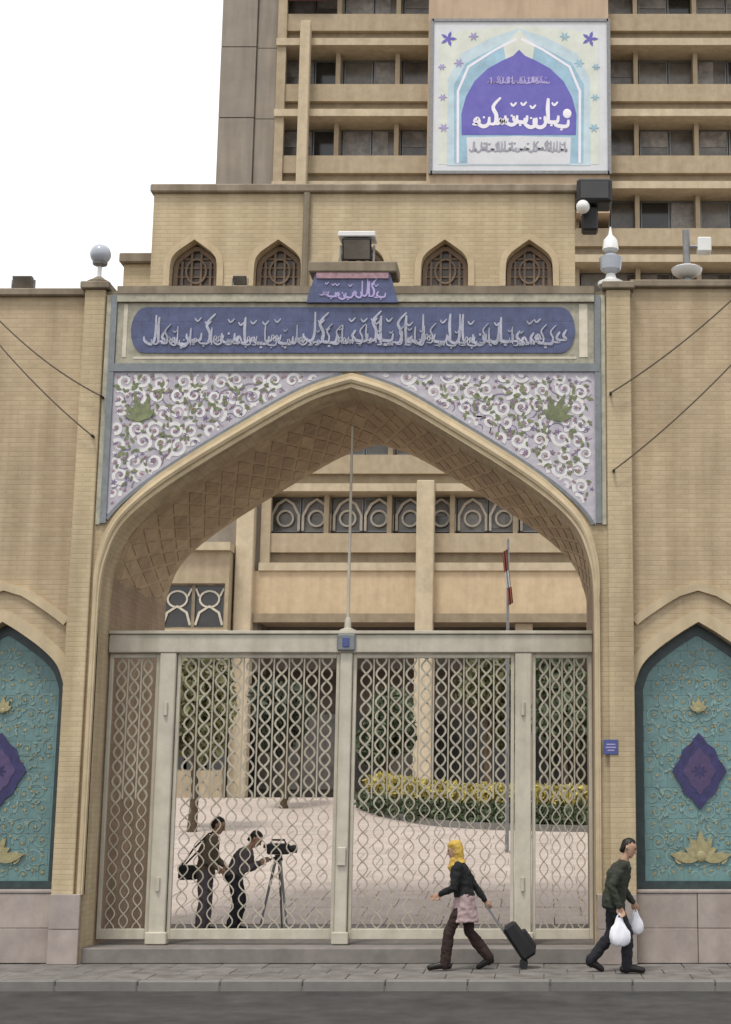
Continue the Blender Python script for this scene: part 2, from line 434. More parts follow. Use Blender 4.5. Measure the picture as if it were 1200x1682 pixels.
# spandrels
SX0, SX1 = XP(183,700,YF), XP(977,700,YF)
SZ1 = ZP(612,YF)
outl = offset_line(tr, tw+.045)
def tile_outline(side):
    xe = SX0 if side < 0 else SX1
    pts = [p for p in outl if (p[0] < X0-.10 if side < 0 else p[0] > X0+.10) and (p[0] > SX0 if side < 0 else p[0] < SX1) and p[1] < SZ1-.02]
    if side < 0: return pts + [(pts[-1][0]+.05,SZ1),(xe,SZ1)] + [(xe,pts[0][1]-.02)]
    return [(xe,SZ1)] + [(pts[0][0]-.05,SZ1)] + pts + [(xe,pts[-1][1]-.02)]
def scrolls(region, y, cell, par, m_line, m_fl, seed, margin=.03, lw=.032):
    rnd = random.Random(seed)
    xs = [p[0] for p in region]; zs = [p[1] for p in region]
    a = MB(); f = MB(); g = MB()
    z = min(zs)+cell*.3; row = 0
    while z < max(zs):
        x = min(xs)+cell*(.5 if row%2 else .95)*.6
        while x < max(xs):
            sg = 1 if (row+int(x/cell))%2 else -1
            r = cell*rnd.uniform(.42,.52); cx = x+rnd.uniform(-.04,.04); cz = z+rnd.uniform(-.04,.04)
            pts = spiral(cx, cz, r, 1.35, rnd.uniform(0,6.28), sg)
            run = []
            for p in pts+[None]:
                if p and all(inpoly(p[0]+dx,p[1]+dz,region) for dx in (-margin,margin) for dz in (-margin,margin)): run.append(p)
                else:
                    if len(run) > 3: LC[0] += 1; a.ribbon(run, [lw*(1.25-.75*q/len(run)) for q in range(len(run))], y-.002-.00005*(LC[0]%101), y+.002)
                    run = []
            for dx,dz,rr in ((0,0,.055),(r*.9,r*.35,.042),(-r*.8,r*.5,.042)):
                if all(inpoly(cx+dx+u,cz+dz+v,region) for u in (-.05,.05) for v in (-.05,.05)): flower_poly(f, cx+dx, cz+dz, rr*cell/.42, y-.006, y+.002, 5)
            for q in range(3):
                an = rnd.uniform(0,6.28); lx,lz = cx+r*math.cos(an), cz+r*math.sin(an)
                if all(inpoly(lx+u,lz+v,region) for u in (-.09,.09) for v in (-.09,.09)): leaf_poly(g, lx, lz, .12*cell/.42, .028*cell/.42, an+1.2*sg, y-.008, y+.002)
            x += cell
        z += cell*.86; row += 1
    for q,nm,mm in ((a,'scrollwork',m_line),(f,'blossoms',m_fl[0]),(g,'tile_leaves',m_fl[1])):
        if q.v: tag(q.build(nm, mm, par), kind='stuff')
for side in (-1,1):
    reg = tile_outline(side)
    poly = reg if side > 0 else reg
    # make counter-clockwise seen from the front
    ar = sum(poly[i][0]*poly[(i+1)%len(poly)][1]-poly[(i+1)%len(poly)][0]*poly[i][1] for i in range(len(poly)))
    if ar < 0: poly = poly[::-1]
    sp = MB().prism(poly, YF-.02, YF+.01).build('spandrel_panel','lilac',gh)
    scrolls(poly, YF-.02, .27, sp, 'white', ('pink','leaf_tile'), 5, lw=.044)
    scrolls(poly, YF-.016, .37, sp, 'violet_l', ('violet','leaf_tile'), 77, lw=.02)
    # green leaf spray in the corner
    cx, cz = XP(238 if side < 0 else 908, 690, YF), ZP(690,YF)
    g = MB()
    for an, l in ((2.0,.42),(2.5,.34),(1.45,.36),(.9,.2),(2.95,.3)):
        leaf_poly(g, cx, cz, l, .05, an if side < 0 else math.pi-an, YF-.034, YF-.018)
    g.build('leaf_spray','leaf_tile',sp)
    # blue-grey rim along the arch and down the outer side
    rim = [p for p in offset_line(tr, tw+.025) if (SX0 < p[0] < X0-.02 if side < 0 else X0+.02 < p[0] < SX1)]
    MB().ribbon(rim, .05, YF-.035, YF+.005).build('tile_rim','bluegrey',sp)
    xe = SX0 if side < 0 else SX1
    MB().box(xe-side*.0, xe+side*.085, YF-.05, YF+.01, ZP(860,YF), ZT-.02).build('tile_border','bluegrey',gh)
    xo = xe+side*.09
    MB().box(xo, xo+side*.06, YF-.03, YF+.01, ZP(862,YF), ZT-.02).build('border_strip','greygreen',gh)

# inscription band
BX0, BX1 = XP(189,550,YF)+.0, XP(972,550,YF)
bz0, bz1 = ZP(598,YF), ZP(489,YF)
MB().box(SX0-.07,SX1+.07,YF-.055,YF+.01,ZP(612,YF)+.004,ZP(598,YF)-.004).build('band_moulding','bluegrey',gh)
MB().box(SX0+.004,SX1-.004,YF-.09,YF+.01,ZT-.012,ZT+.10).build('portal_coping','cope',gh)
MB().box(SX0+.004,SX1-.004,YF-.075,YF+.01,ZP(498,YF),ZT-.014).build('coping_tile','greygreen',gh)
fr = MB().box(SX0+.004,SX1-.004,YF-.022,YF+.01,bz0,ZP(498,YF)-.004).build('band_border','greygreen',gh)
zi0, zi1 = ZP(581,YF), ZP(506,YF)
xi0, xi1 = XP(216,545,YF), XP(944,545,YF)
for a,b in ((SX0+.10,xi0-.06),(xi1+.06,SX1-.10)):
    MB().box(a,b,YF-.03,YF-.01,zi0-.06,zi1+.05).build('cream_border','cream',fr)
MB().box(SX0+.26,SX1-.26,YF-.028,YF-.01,zi0-.085,zi0-.05).build('cream_border','cream',fr)
r0 = (zi1-zi0)/2; zc = (zi0+zi1)/2
cap = [(xi1-.2+.2*math.cos(a), zc+r0*math.sin(a)) for a in [R(-90+i*18) for i in range(11)]]+[(xi0+.2+.2*math.cos(a), zc+r0*math.sin(a)) for a in [R(90+i*18) for i in range(11)]]
ins = MB().prism(cap, YF-.042, YF-.008).build('inscription_panel','blue',fr)

def calligraphy(x0, x1, zb, h, y, seed, lw, mname, par, name='lettering', dens=1.0):
    """flowing script too blurred in the photograph to be read: upright strokes, bowls, loops and dots"""
    rnd = random.Random(seed); m = MB(); x = x1
    yy = [0]
    def rb(pts, wmax):
        pts = spline(pts, 4); n = len(pts)
        wd = [wmax*(.45+.55*math.sin(math.pi*(i+.6)/(n+.2))) for i in range(n)]
        d = .00015*(yy[0]%41); yy[0] += 1
        m.ribbon(pts, wd, y-.008-d, y+.004)
    while x > x0+.2*h:
        k = rnd.choice('aabblnkdssm'); b = zb+rnd.uniform(-.05,.12)*h
        if k == 'a': rb([(x,b+h*.86),(x-.02*h,b+h*.45),(x+.01*h,b)], lw); adv = .13
        elif k == 'l': rb([(x,b+h*.9),(x-.01*h,b+h*.2),(x-.12*h,b-.04*h),(x-.32*h,b+.05*h),(x-.36*h,b+.2*h)], lw); adv = .40
        elif k == 'n': rb([(x,b+h*.25),(x-.03*h,b),(x-.2*h,b-.1*h),(x-.38*h,b+.02*h),(x-.4*h,b+.24*h)], lw); m.box(x-.22*h,x-.15*h,y-.009,y,b+.2*h,b+.27*h); adv = .46
        elif k == 'k': rb([(x+.1*h,b+h*.95),(x-.16*h,b+h*.62),(x-.05*h,b+h*.3),(x-.1*h,b),(x-.34*h,b)], lw); adv = .42
        elif k == 'd': rb([(x,b+.32*h),(x-.1*h,b+.14*h),(x-.02*h,b),(x-.24*h,b-.01*h)], lw); adv = .28
        elif k == 's': rb([(x,b+.2*h),(x-.06*h,b),(x-.13*h,b+.16*h),(x-.19*h,b),(x-.26*h,b+.18*h),(x-.32*h,b),(x-.5*h,b+.02*h)], lw*.85); adv = .5
        elif k == 'm': rb([(x,b+.04*h),(x-.08*h,b+.2*h),(x-.17*h,b+.1*h),(x-.08*h,b+.0*h),(x-.26*h,b-.02*h)], lw); adv = .3
        else: rb([(x,b+.22*h),(x-.04*h,b),(x-.25*h,b-.02*h),(x-.44*h,b+.04*h),(x-.46*h,b+.2*h)], lw); m.box(x-.28*h,x-.2*h,y-.009,y,b-.17*h,b-.1*h); adv = .5
        if rnd.random() < .3: rb([(x-.02*h,b+.72*h),(x-.14*h,b+.6*h),(x-.22*h,b+.7*h)], lw*.6)
        x -= adv*h*.86/dens
    tag(m.build(name, mname, par), kind='stuff')
calligraphy(xi0+.15, xi1-.12, zi0+.15, .46, YF-.043, 11, .042, 'band_text', ins, dens=1.15)
calligraphy(xi0+.3, xi1-.3, zi0+.12, .30, YF-.050, 41, .026, 'band_text', ins, dens=.8)
# raised centre block above the band
cb0, cb1 = XP(512,470,YF), XP(648,470,YF)
cz0, cz1 = ZP(500,YF), ZP(452,YF)
cp = MB().prism([(cb0-.06,cz0),(cb1+.06,cz0),(cb1-.06,cz1),(cb0+.06,cz1)], YF-.10, YF+.32).build('crest_block','blue',gh)
calligraphy(cb0+.14, cb1-.12, cz0+.08, .27, YF-.101, 4, .03, 'bn_lilac', cp, dens=1.2)
MB().box(cb0-.04,cb1+.04,YF-.14,YF+.36,cz1+.002,ZP(434,YF)).build('crest_cap','cope',cp,bevel=.02)
MB().box(cb0+.08,cb1-.08,YF-.125,YF-.098,cz1-.09,cz1-.004).build('crest_border','pink',cp)

# pilasters stand a little proud, with caps and marble feet
for xa,xb in ((GX0,SX0-.17),(SX1+.17,GX1)):
    p = MB().box(xa,xb,YF-.06,YF+.02,.90,ZT+.06).build('pilaster','brick_gate',gh,bevel=.01)
    MB().box(xa-.06,xb+.06,YF-.12,YF+.5,ZT+.062,ZT+.17).build('pilaster_cap','cope',p,bevel=.015)
PLZ = ZP(1468,YF)
def slabs(par, xa, xb, yf, z1, n, rows=2, org=None):
    w_ = (xb-xa)/n; h_ = z1/rows
    for r_ in range(rows):
        for k in range(n):
            d = random.uniform(0,.006)
            MB().box(xa+k*w_+.004, xa+(k+1)*w_-.004, yf-d, yf+.05, r_*h_+.003, (r_+1)*h_-.003).build('plinth_slab','marble',par,bevel=.006)
slabs(gh, GX0, X0-HW-.01, YF-.105, PLZ, 1)
slabs(gh, X0+HW+.01, GX1, YF-.105, PLZ, 1)
MB().box(X0-HW-.01,X0+HW+.01,YF+.02,YF+.44,0,FL).build('door_step','step',gh,bevel=.012)
MB().box(X0-HW-.01,X0+HW+.01,YF+.444,YB,.02,FL-.012).build('passage_floor','step',gh)

# ------------------------------------------------------------------ side walls with tiled niches
YW = YF+.13
def side_wall(xa, xb, cxp, label, ztop):
    cx = XP(cxp, 1200, YW); o = thing('side_wall', ((xa+xb)/2,YW,0), label, 'wall', 'side walls flanking the gateway')
    hp = [(0,1022),(30,1040),(68,1067),(94,1094),(107,1128)]
    hf = [((XP(1150+d,y,YW)-XP(1150-d,y,YW))/2, ZP(y,YW)) for d,y in hp]
    ln = arch_pts(cx, hf, 0); sill = ZP(1464,YW)+.0
    m = MB(); arch_wall(m, xa, xb, 0, ztop, YW, YW+.32, [(ln, sill)]); m.build('brickwork','brick',o)
    MB().box(xa,xb,YW+.322,YW+.6,0,ztop-.02).build('wall_core','brick',o)
    MB().box(xa,xb,YW-.09,YW+.62,ztop+.002,ztop+.11).build('coping','cope',o,bevel=.015)
    # raised arch hood
    hd = [q for q in offset_line(ln,.50)]; hd = [q for q in hd if abs(q[0]-cx) < hf[-1][0]+.02 and q[1] > hf[-1][1]+.2]
    MB().ribbon(hd, .12, YW-.05, YW+.02).build('arch_hood','stone',o)
    hd = [q for q in offset_line(ln,.09)]; hd = [q for q in hd if q[1] > hf[-1][1]-.3]
    MB().ribbon(hd, .17, YW-.02, YW+.02).build('niche_voussoirs','stone',o)
    # tile panel
    yt = YW+.24
    m = MB(); arch_plate(m, ln, sill, yt, yt+.06); pn = m.build('tile_panel','teal',o)
    ins_ = inward(ln,.07,cx); bord = [(ln[0][0]+.07,sill+.06)]+[q for q in ins_ if abs(q[0]-cx) < hf[-1][0]-.065]+[(ln[-1][0]-.07,sill+.06)]
    MB().ribbon(bord, .13, yt-.02, yt+.01).build('dark_border','teal_d',pn)
    MB().box(ln[0][0]+.01,ln[-1][0]-.01,yt-.025,yt+.01,sill,sill+.12).build('base_border','teal_d',pn)
    ins2 = inward(ln,.16,cx); reg = [(ln[0][0]+.16,sill+.15)]+[q for q in ins2 if abs(q[0]-cx) < hf[-1][0]-.15]+[(ln[-1][0]-.16,sill+.15)]
    reg = reg[::-1]
    scrolls(reg, yt, .25, pn, 'teal_l', ('yellow','teal_l'), 31, lw=.018)
    cz = ZP(1266,YW)
    def lob(sx, sz, k=0.0):
        pts = []
        for i in range(32):
            a = 2*math.pi*i/32
            r = 1/((abs(math.cos(a))**1.25+abs(math.sin(a))**1.25)**(1/1.25)); r *= 1+.05*math.cos(8*a)
            pts.append((cx+sx*r*math.cos(a), cz+sz*r*math.sin(a)))
        return pts
    md = MB().prism(lob(.36,.50), yt-.030, yt-.012).build('medallion','purple',pn)
    MB().prism(lob(.22,.31), yt-.036, yt-.028).build('medallion_core','purple_l',md)
    f = MB(); flower_poly(f, cx, cz, .10, yt-.042, yt-.034, 8); f.build('rosette','purple',md)
    # palmette above and below
    def palm(zc, s, mname, base):
        g = MB()
        for an in (90,58,122,28,152): leaf_poly(g, cx, zc, s*(1 if an == 90 else .82 if an in (58,122) else .7), s*.17, R(an), yt-.028-.0007*(an%9), yt-.01)
        g.ellipsoid((cx,yt-.03,zc), (s*.2,.014,s*.2))
        if base:
            for sg in (-1,1):
                leaf_poly(g, cx+sg*.05, zc-.05, .38, .07, R(12) if sg > 0 else R(168), yt-.031, yt-.01)
                g.ribbon(spiral(cx+sg*.28, zc+.0, .09, .9, R(-90), sg), .03, yt-.026, yt-.01)
        g.build('palmette', mname, pn)
    palm(ZP(1408,YW), .36, 'yellow', True)
    palm(ZP(1166,YW), .20, 'yellow', False)
    slabs(o, xa, xb, YW-.06, PLZ, max(3,int((xb-xa)/.78)))
    MB().box(xa,xb,YW-.075,YW+.01,PLZ+.002,PLZ+.05).build('plinth_rail','marble',o,bevel=.01)
    return o
ZL = ZP(488,YW)
side_wall(-12.0, GX0-.003, -7, 'tan brick side wall whose teal niche is cut by the left edge, dark wall lamp on top', ZL)
side_wall(GX1+.003, 7.0, 1150, 'tan brick side wall with teal niche showing a purple medallion, behind the man in olive', ZP(474,YW))

# ------------------------------------------------------------------ the gate
gt = thing('entrance_gate', (X0,YG,FL), 'cream painted metal double gate with ogee lattice filling the arch', 'gate')
gz1 = ZP(1043,YG); gz0 = ZP(1073,YG)
gxl, gxr = X0-HW+.005, X0+HW-.005
MB().box(gxl,gxr,YG-.10,YG+.10,gz0,gz1).build('beam','gate',gt,bevel=.012)
MB().box(gxl,gxr,YG-.13,YG+.07,gz1+.002,gz1+.05).build('beam_cap','gate',gt,bevel=.008)
posts = [XP(273,1200,YG), XP(567,1200,YG), XP(859,1200,YG)]
for i,x in enumerate(posts):
    hw = (.115,.085,.115)[i]
    p = MB().box(x-hw,x+hw,YG-.09,YG+.09,FL+.012,gz0-.002).build('post','gate',gt,bevel=.012)
    MB().box(x-hw-.03,x+hw+.03,YG-.12,YG+.12,FL+.0,FL+.16).build('post_foot','gate',p,bevel=.01)
    for z in (1.0,3.4):
        if i != 1: MB().tube([(x+(.0),YG-.105,z-.09),(x,YG-.105,z+.09)],.028,8).build('hinge','gate',p)
# mast above the centre post
MB().tube([(posts[1],YG+.0,gz1+.05),(posts[1],YG,ZP(700,YG))],[.024,.018],8).build('mast','gate',gt)
MB().lathe([(.12,0),(.12,.02),(.05,.05),(.045,.16),(.03,.2)],posts[1],YG,gz1+.05,12).build('mast_base','gate',gt)
PER = .40
def wavy(ph, z0, z1, A):
    n = int((z1-z0)/PER*10)
    return [(A*math.sin(2*math.pi*(z0+(z1-z0)*i/n)/PER+ph), z0+(z1-z0)*i/n) for i in range(n+1)]
zb0, zb1 = FL+.20, gz0-.07
bar_mesh = {}
def lattice(par, xa, xb, nb):
    sp_ = (xb-xa)/nb
    for k in range(nb):
        x = xa+sp_*(k+.5); ph = 0 if k%2 else math.pi/2
        key = (k%2, nb, round(sp_,3))
        if key not in bar_mesh:
            m = MB(); A_ = sp_*.34; wv = wavy(ph, zb0, zb1, A_); tk_ = [.017 if q[1] < 2.1 else .027 for q in wv]; m.ribbon(wv, tk_, YG-.012, YG-.001); m.ribbon(wavy(ph+math.pi, zb0, zb1, A_), tk_, YG+.001, YG+.012)
            b = MB(); b.v = [(p[0]+x,p[1],p[2]) for p in m.v]; b.f = m.f; b.sm = m.sm
            o = b.build('lattice_bar','lattice',par, loc=(x,YG,FL)); bar_mesh[key] = o
        else:
            rep(bar_mesh[key], par, Vector((x,YG,FL))-wl(par))
def leaf(xa, xb, nb, name='gate_leaf', stile=.05):
    m = MB(); y0, y1 = YG-.03, YG+.03
    m.box(xa,xa+stile,y0,y1,FL+.06,gz0-.012); m.box(xb-stile,xb,y0,y1,FL+.06,gz0-.012)
    m.box(xa+stile,xb-stile,y0,y1,FL+.06,FL+.20); m.box(xa+stile,xb-stile,y0,y1,gz0-.07,gz0-.012)
    lf = m.build(name,'gate',gt,bevel=.006)
    lattice(lf, xa+stile+.03, xb-stile-.03, nb)
    rd = None                                   # slim rods between the chains in the upper half
    zr = ZP(1312,YG)
    for k in range(1,nb):
        x = xa+stile+.03+(xb-xa-2*stile-.06)*k/nb
        if rd is None: rd = MB().box(x-.010,x+.010,YG-.008,YG+.008,zr,gz0-.072).build('upright_rod','lattice',lf,loc=(x,YG,FL))
        else: rep(rd, lf, Vector((x,YG,FL))-wl(lf))
    return lf
leaf(posts[0]+.125, posts[1]-.093, 10); leaf(posts[1]+.093, posts[2]-.125, 10)
leaf(gxl+.01, posts[0]-.125, 3, 'side_screen'); leaf(posts[2]+.125, gxr-.01, 4, 'side_screen')
lk = MB().box(posts[1]-.13,posts[1]+.13,YG-.16,YG-.105,gz0+.02,gz1+.0).build('emblem_plate','bluegrey',gt,bevel=.02)
MB().box(posts[1]-.05,posts[1]+.05,YG-.17,YG-.15,gz0+.07,gz1-.05).build('emblem_boss','plaque',lk,bevel=.01)
MB().box(posts[1]-.06,posts[1]+.06,YG-.13,YG-.092,1.25,1.5).build('lock_box','gate',gt,bevel=.01)

# ------------------------------------------------------------------ courtyard
SY0, SY1, SZH = 25.0, 47.0, 2.05
def cz_(y): return FL if y < SY0 else (SZH if y > SY1 else FL+(SZH-FL)*(y-SY0)/(SY1-SY0))
m = MB(); ys = [YB+.002,SY0,SY1,75]
vs = []
for y in ys: vs += [(-40,y,cz_(y)-.02),(40,y,cz_(y)-.02)]
m.add(vs, [(0,1,3,2),(2,3,5,4),(4,5,7,6)]); ct = tag(m.build('courtyard','courtbed'), kind='structure')
for r_ in range(16):
    y0 = 24.78+r_*.9
    if y0 > 39: break
    for k in range(15):
        xa = -11.5+k*.9+(r_%2)*.45
        if xa+.9 < (XP(230,1400,y0) if y0 > 24 else -9)-1.5 or xa > XP(985,1400,y0)+1.2: continue
        d_ = random.uniform(-.004,.003)
        vs = [(xa+.008,y0+.008,cz_(y0+.008)),(xa+.892,y0+.008,cz_(y0+.008)),(xa+.892,y0+.892,cz_(y0+.892)),(xa+.008,y0+.892,cz_(y0+.892))]
        b = MB(); b.add([(x,y,z+d_) for x,y,z in vs]+[(x,y,z-.02) for x,y,z in vs],[(0,1,2,3),(4,5,1,0),(5,6,2,1),(6,7,3,2),(7,4,0,3)])
        b.build('court_slab','court',ct)
# far half of the slope, too far to tell slab from slab
m = MB(); m.add([(-40,39.2,cz_(39.2)),(40,39.2,cz_(39.2)),(40,SY1,SZH),(-40,SY1,SZH)],[(0,1,2,3)]); m.build('far_paving','court',ct)
m = MB(); m.add([(-40,SY1+.004,SZH),(40,SY1+.004,SZH),(40,62,SZH),(-40,62,SZH)],[(0,1,2,3)]); m.build('terrace_paving','court',ct)

# ------------------------------------------------------------------ storey above the gateway
YU = 23.1
ux0, ux1 = XP(249,400,YU), XP(944,400,YU)
uz1 = ZP(318,YU); uz0 = ZT+.052
up = thing('upper_storey', ((ux0+ux1)/2,YU,uz0), 'plain tan brick block with a row of small arched windows above the gateway', 'building')
arches = []; wins = [318,456,593,730,869]
for i,c in enumerate(wins):
    c_ = XP(c, 430, YU)
    hp = [(0,394),(16,405),(31,417),(38,432),(39,470)]
    hf = [(dx/F/.957*YU, ZP(y,YU)) for dx,y in hp]
    ln = arch_pts(c_, hf, 0); sill = ZP(476,YU); arches.append((ln, sill))
m = MB(); arch_wall(m, ux0, ux1, uz0, uz1, YU, YU+.35, arches); m.build('wall','brick_up',up)
m = MB().box(ux0+.02,ux1-.02,YU+.352,YB-.05,uz0,uz1-.01); m.build('rear_block','brick_up',up)
MB().box(ux0-.05,ux1+.05,YU-.08,YB,uz1+.002,uz1+.14).build('coping','cope',up,bevel=.02)
MB().tube([(XP(503,400,YU),YU-.06,uz0),(XP(503,400,YU),YU-.06,uz1-.02)],.055,8).build('drainpipe','cope',up)
for ln,sill in arches:
    w_ = MB().ribbon([q for q in offset_line(ln,.05)], .10, YU-.025, YU+.02).build('window','stone',up)
    pn = MB(); arch_plate(pn, ln, sill, YU+.24, YU+.27); pn.build('pane','pane_brown',w_)
    m = MB(); xl, xr = ln[0][0], ln[-1][0]
    zt = max(z for x,z in ln); n = 5
    for k in range(1,n):
        x = xl+(xr-xl)*k/n; ztop = min(q[1] for q in ln if abs(q[0]-x) < .12)
        m.box(x-.018,x+.018,YU+.19,YU+.215,sill,ztop)
    z = sill+.12
    while z < zt-.25:
        m.box(xl+.01,xr-.01,YU+.216,YU+.235,z,z+.035); z += .15
    m.ribbon([q for q in inward(ln,.05,(xl+xr)/2) if abs(q[0]-(xl+xr)/2) < (xr-xl)/2-.02], .07, YU+.17, YU+.23)
    m.ribbon([( (xl+xr)/2+.16*math.cos(a), zt-.46+.20*math.sin(a)) for a in [R(i*15) for i in range(25)]], .03, YU+.18, YU+.20)
    m.build('lattice','lat_brown',w_)
# small annex block to the left
ax0 = XP(203,440,YU+.6)
an = thing('roof_hut', (ax0+.3,YU+.6,uz0), 'low brick stair hut stepping down beside the arched window block', 'hut')
MB().box(ax0,ux0-.06,YU+.6,YB-.05,uz0,ZP(434,YU+.6)).build('hut_wall','brick_up',an)
MB().box(ax0-.06,ux0-.06,YU+.5,YB,ZP(434,YU+.6)+.002,ZP(418,YU+.6)).build('hut_roof','cope',an,bevel=.02)

# ------------------------------------------------------------------ tower block
YT = 57.0
tx0 = XP(363,150,YT); tx1 = 16.0; strip = XP(455,150,YT)
tg = SZH
tw_ = thing('tower_block', ((tx0+tx1)/2,YT,tg), 'tall tan office block with banded floors rising behind the gateway', 'building')
MB().box(tx0+.05,tx1,YT+1.2,YT+16,tg+4.8,39).build('core','tw_shade',tw_)
Z0 = 25.56; PERZ = 3.03
pxs0 = strip
win_m = {}
def win_piece(kind, x, z, hh, ww, par):
    key = (kind,)
    if key not in win_m:
        f = MB(); t=.05
        f.box(-ww/2,-ww/2+t,YT+.75,YT+.85,0,hh); f.box(ww/2-t,ww/2,YT+.75,YT+.85,0,hh); f.box(-ww/2+t,ww/2-t,YT+.75,YT+.85,0,t); f.box(-ww/2+t,ww/2-t,YT+.75,YT+.85,hh-t,hh)
        o = f.build('window','metal',par); 
        g = MB().box(-ww/2+t,ww/2-t,YT+.79,YT+.82,t,hh-t).build('pane','greyglass' if 'blind' in kind else kind,o)
        ex = []
        if 'blind' in kind:
            lo = .62 if kind == 'blind_top' else .15; xr_ = ww/2-t if kind == 'blind_top' else .05
            ex = [MB().box(-ww/2+t,xr_,YT+.765,YT+.785,lo,hh-t).build('blind','curtain',o)]
        for g_ in [g]+ex: g_.location = (0,0,0)
        # built about the parent's origin: shift so that copies can be moved freely
        for ob in [o,g]+ex:
            for v in ob.data.vertices: v.co += wl(par)-Vector((0,YT,0))
        win_m[key] = o; q = o
    else: q = dup(win_m[key], par)
    q.location = Vector((x,YT,z))-wl(par); return q
ctr0, ctr1 = XP(702,150,YT-.9), XP(1000,150,YT-.9)
rndw = random.Random(3)
for i in range(-5,5):
    zl = Z0+PERZ*i                               # underside of the ledge of floor i
    if i <= -6: continue
    # ledge, spandrel, dark under-band
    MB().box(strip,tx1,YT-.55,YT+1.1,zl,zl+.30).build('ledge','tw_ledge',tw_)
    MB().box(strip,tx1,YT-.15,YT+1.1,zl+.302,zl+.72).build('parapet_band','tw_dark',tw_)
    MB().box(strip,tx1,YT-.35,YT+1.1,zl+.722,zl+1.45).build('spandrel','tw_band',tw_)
    if i == -5: continue
    zw = zl-1.35+.0; hh = 1.32
    ww = 1.16; x = strip+.75
    while x < tx1-.6:
        if not (ctr0+.3 < x < ctr1-.3 and i > 0):
            kd = rndw.choice(['glass','greyglass','greyglass','curtain','blind_top','blind_side']) 
            win_piece(kd, x, zw, hh, ww, tw_)
        x += 1.2
    for k in range(9):
        xx = strip+k*2.4
        MB().box(xx-.09,xx+.09,YT+.1,YT+1.0,zl-1.56,zl-.002).build('mullion','tw_band',tw_)
# lowest solid fascia (gold) above the portico
zf = Z0-PERZ*5
MB().box(strip-.9,tx1,YT-.45,YT+1.15,zf-1.62,zf-.004).build('fascia','tw_gold',tw_)
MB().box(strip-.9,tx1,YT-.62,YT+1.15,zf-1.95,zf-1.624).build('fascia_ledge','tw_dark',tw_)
# tracery in the windows over the gate
zt_ = Z0-PERZ*4-1.34
for k in range(11):
    x = strip+.75+1.2*k
    m = MB()
    pts = [(x-.52,zt_+.02),(x-.52,zt_+.62),(x-.3,zt_+1.05),(x,zt_+1.25),(x+.3,zt_+1.05),(x+.52,zt_+.62),(x+.52,zt_+.02)]
    m.ribbon(pts,.10,YT+.60,YT+.66); m.ribbon([(x+.3*math.cos(R(a)),zt_+.5+.3*math.sin(R(a))) for a in range(0,361,20)],.08,YT+.605,YT+.65)
    m.build('tracery','cream',tw_)
# cladding strip on the left corner
npan = 0
for c in range(2):
    xa = tx0+(strip-tx0)*(.0,.64)[c]; xb = tx0+(strip-tx0)*(.64,1.0)[c]
    z = Z0-PERZ*6
    while z < 40:
        MB().box(xa+.02,xb-.02,YT-.4+random.uniform(0,.02)+(0 if c == 0 else .12),YT+1.18,z+.02,z+PERZ-.02).build('cladding_panel','tw_clad',tw_)
        z += PERZ
MB().box(tx0+.03,strip+.1,YT-.26,YT+1.19,tg+4.6,39.4).build('cladding_backing','tw_shade',tw_)
# light fin
fx = XP(498,160,YT-.9)
MB().box(fx-.2,fx+.2,YT-.95,YT-.56,Z0-PERZ*1.3,ZP(34,YT-.9)).build('fin','tw_ledge',tw_,bevel=.03)
MB().box(XP(478,8,YT),XP(545,8,YT),YT-.62,YT-.56,ZP(13,YT),ZP(-30,YT)).build('red_panel','red_brown',tw_)
MB().box(strip+.02,strip+.38,YT-.45,YT-.2,zf,37.5).build('corner_pier','tw_band',tw_)
# middle bay with the poster
MB().box(ctr0,ctr1,YT-.85,YT+1.1,ZP(302,YT-.85)-1.2,38.5).build('centre_bay','tw_salmon',tw_)
# portico columns and dark entrance hall
for px in (395,695):
    x = XP(px,1150,YT-.5)
    MB().box(x-.33,x+.33,YT-.85,YT-.2,tg,zf+3.4).build('column','tw_ledge',tw_,bevel=.03)
for px in (860,1010,1190):
    x = XP(px,1150,YT)
    MB().box(x-.33,x+.33,YT-.4,YT+.2,tg,zf-1.952).build('column','tw_band',tw_,bevel=.03)
hall = MB().box(tx0,tx1,YT+3.2,YT+16,tg,zf-1.952).build('entrance_hall','tw_shade',tw_)
for k in range(16):
    x = tx0+.9+k*1.7
    m = MB(); m.box(x-.75,x+.75,YT+3.1,YT+3.18,tg+.3,tg+3.2); m.build('hall_window',random.choice(['glass','greyglass','glass']),hall)

# ------------------------------------------------------------------ poster on the tower
YP = YT-.95
def bp(px, py): return P(px, py, YP)
bx0, bzt = bp(713,36); bx1, bzb = bp(997,281)
bx0 = XP(711,160,YP); bx1 = XP(997,160,YP)
bn = thing('poster', ((bx0+bx1)/2,YP,bzb), 'large pale blue poster with a violet dome and white script on the tower', 'poster')
MB().box(bx0,bx1,YP,YP+.08,bzb,bzt).build('sheet','bn_white',bn)
fm = MB(); t = .14
fm.box(bx0-.06,bx1+.06,YP-.05,YP+.09,bzt+.001,bzt+.12); fm.box(bx0-.06,bx1+.06,YP-.05,YP+.09,bzb-.12,bzb-.001)
fm.box(bx0-.14,bx0-.001,YP-.05,YP+.09,bzb-.12,bzt+.12); fm.box(bx1+.001,bx1+.14,YP-.05,YP+.09,bzb-.12,bzt+.12)
fm.build('frame','metal',bn)
cxb = XP(852,160,YP)
def sym(hl): return [(cxb-a,z) for a,z in hl]+[(cxb+a,z) for a,z in reversed(hl)]
def bz(py): return ZP(py,YP)
k = 1/42.0
def pts(l): return [(a*k, bz(y)) for a,y in l]
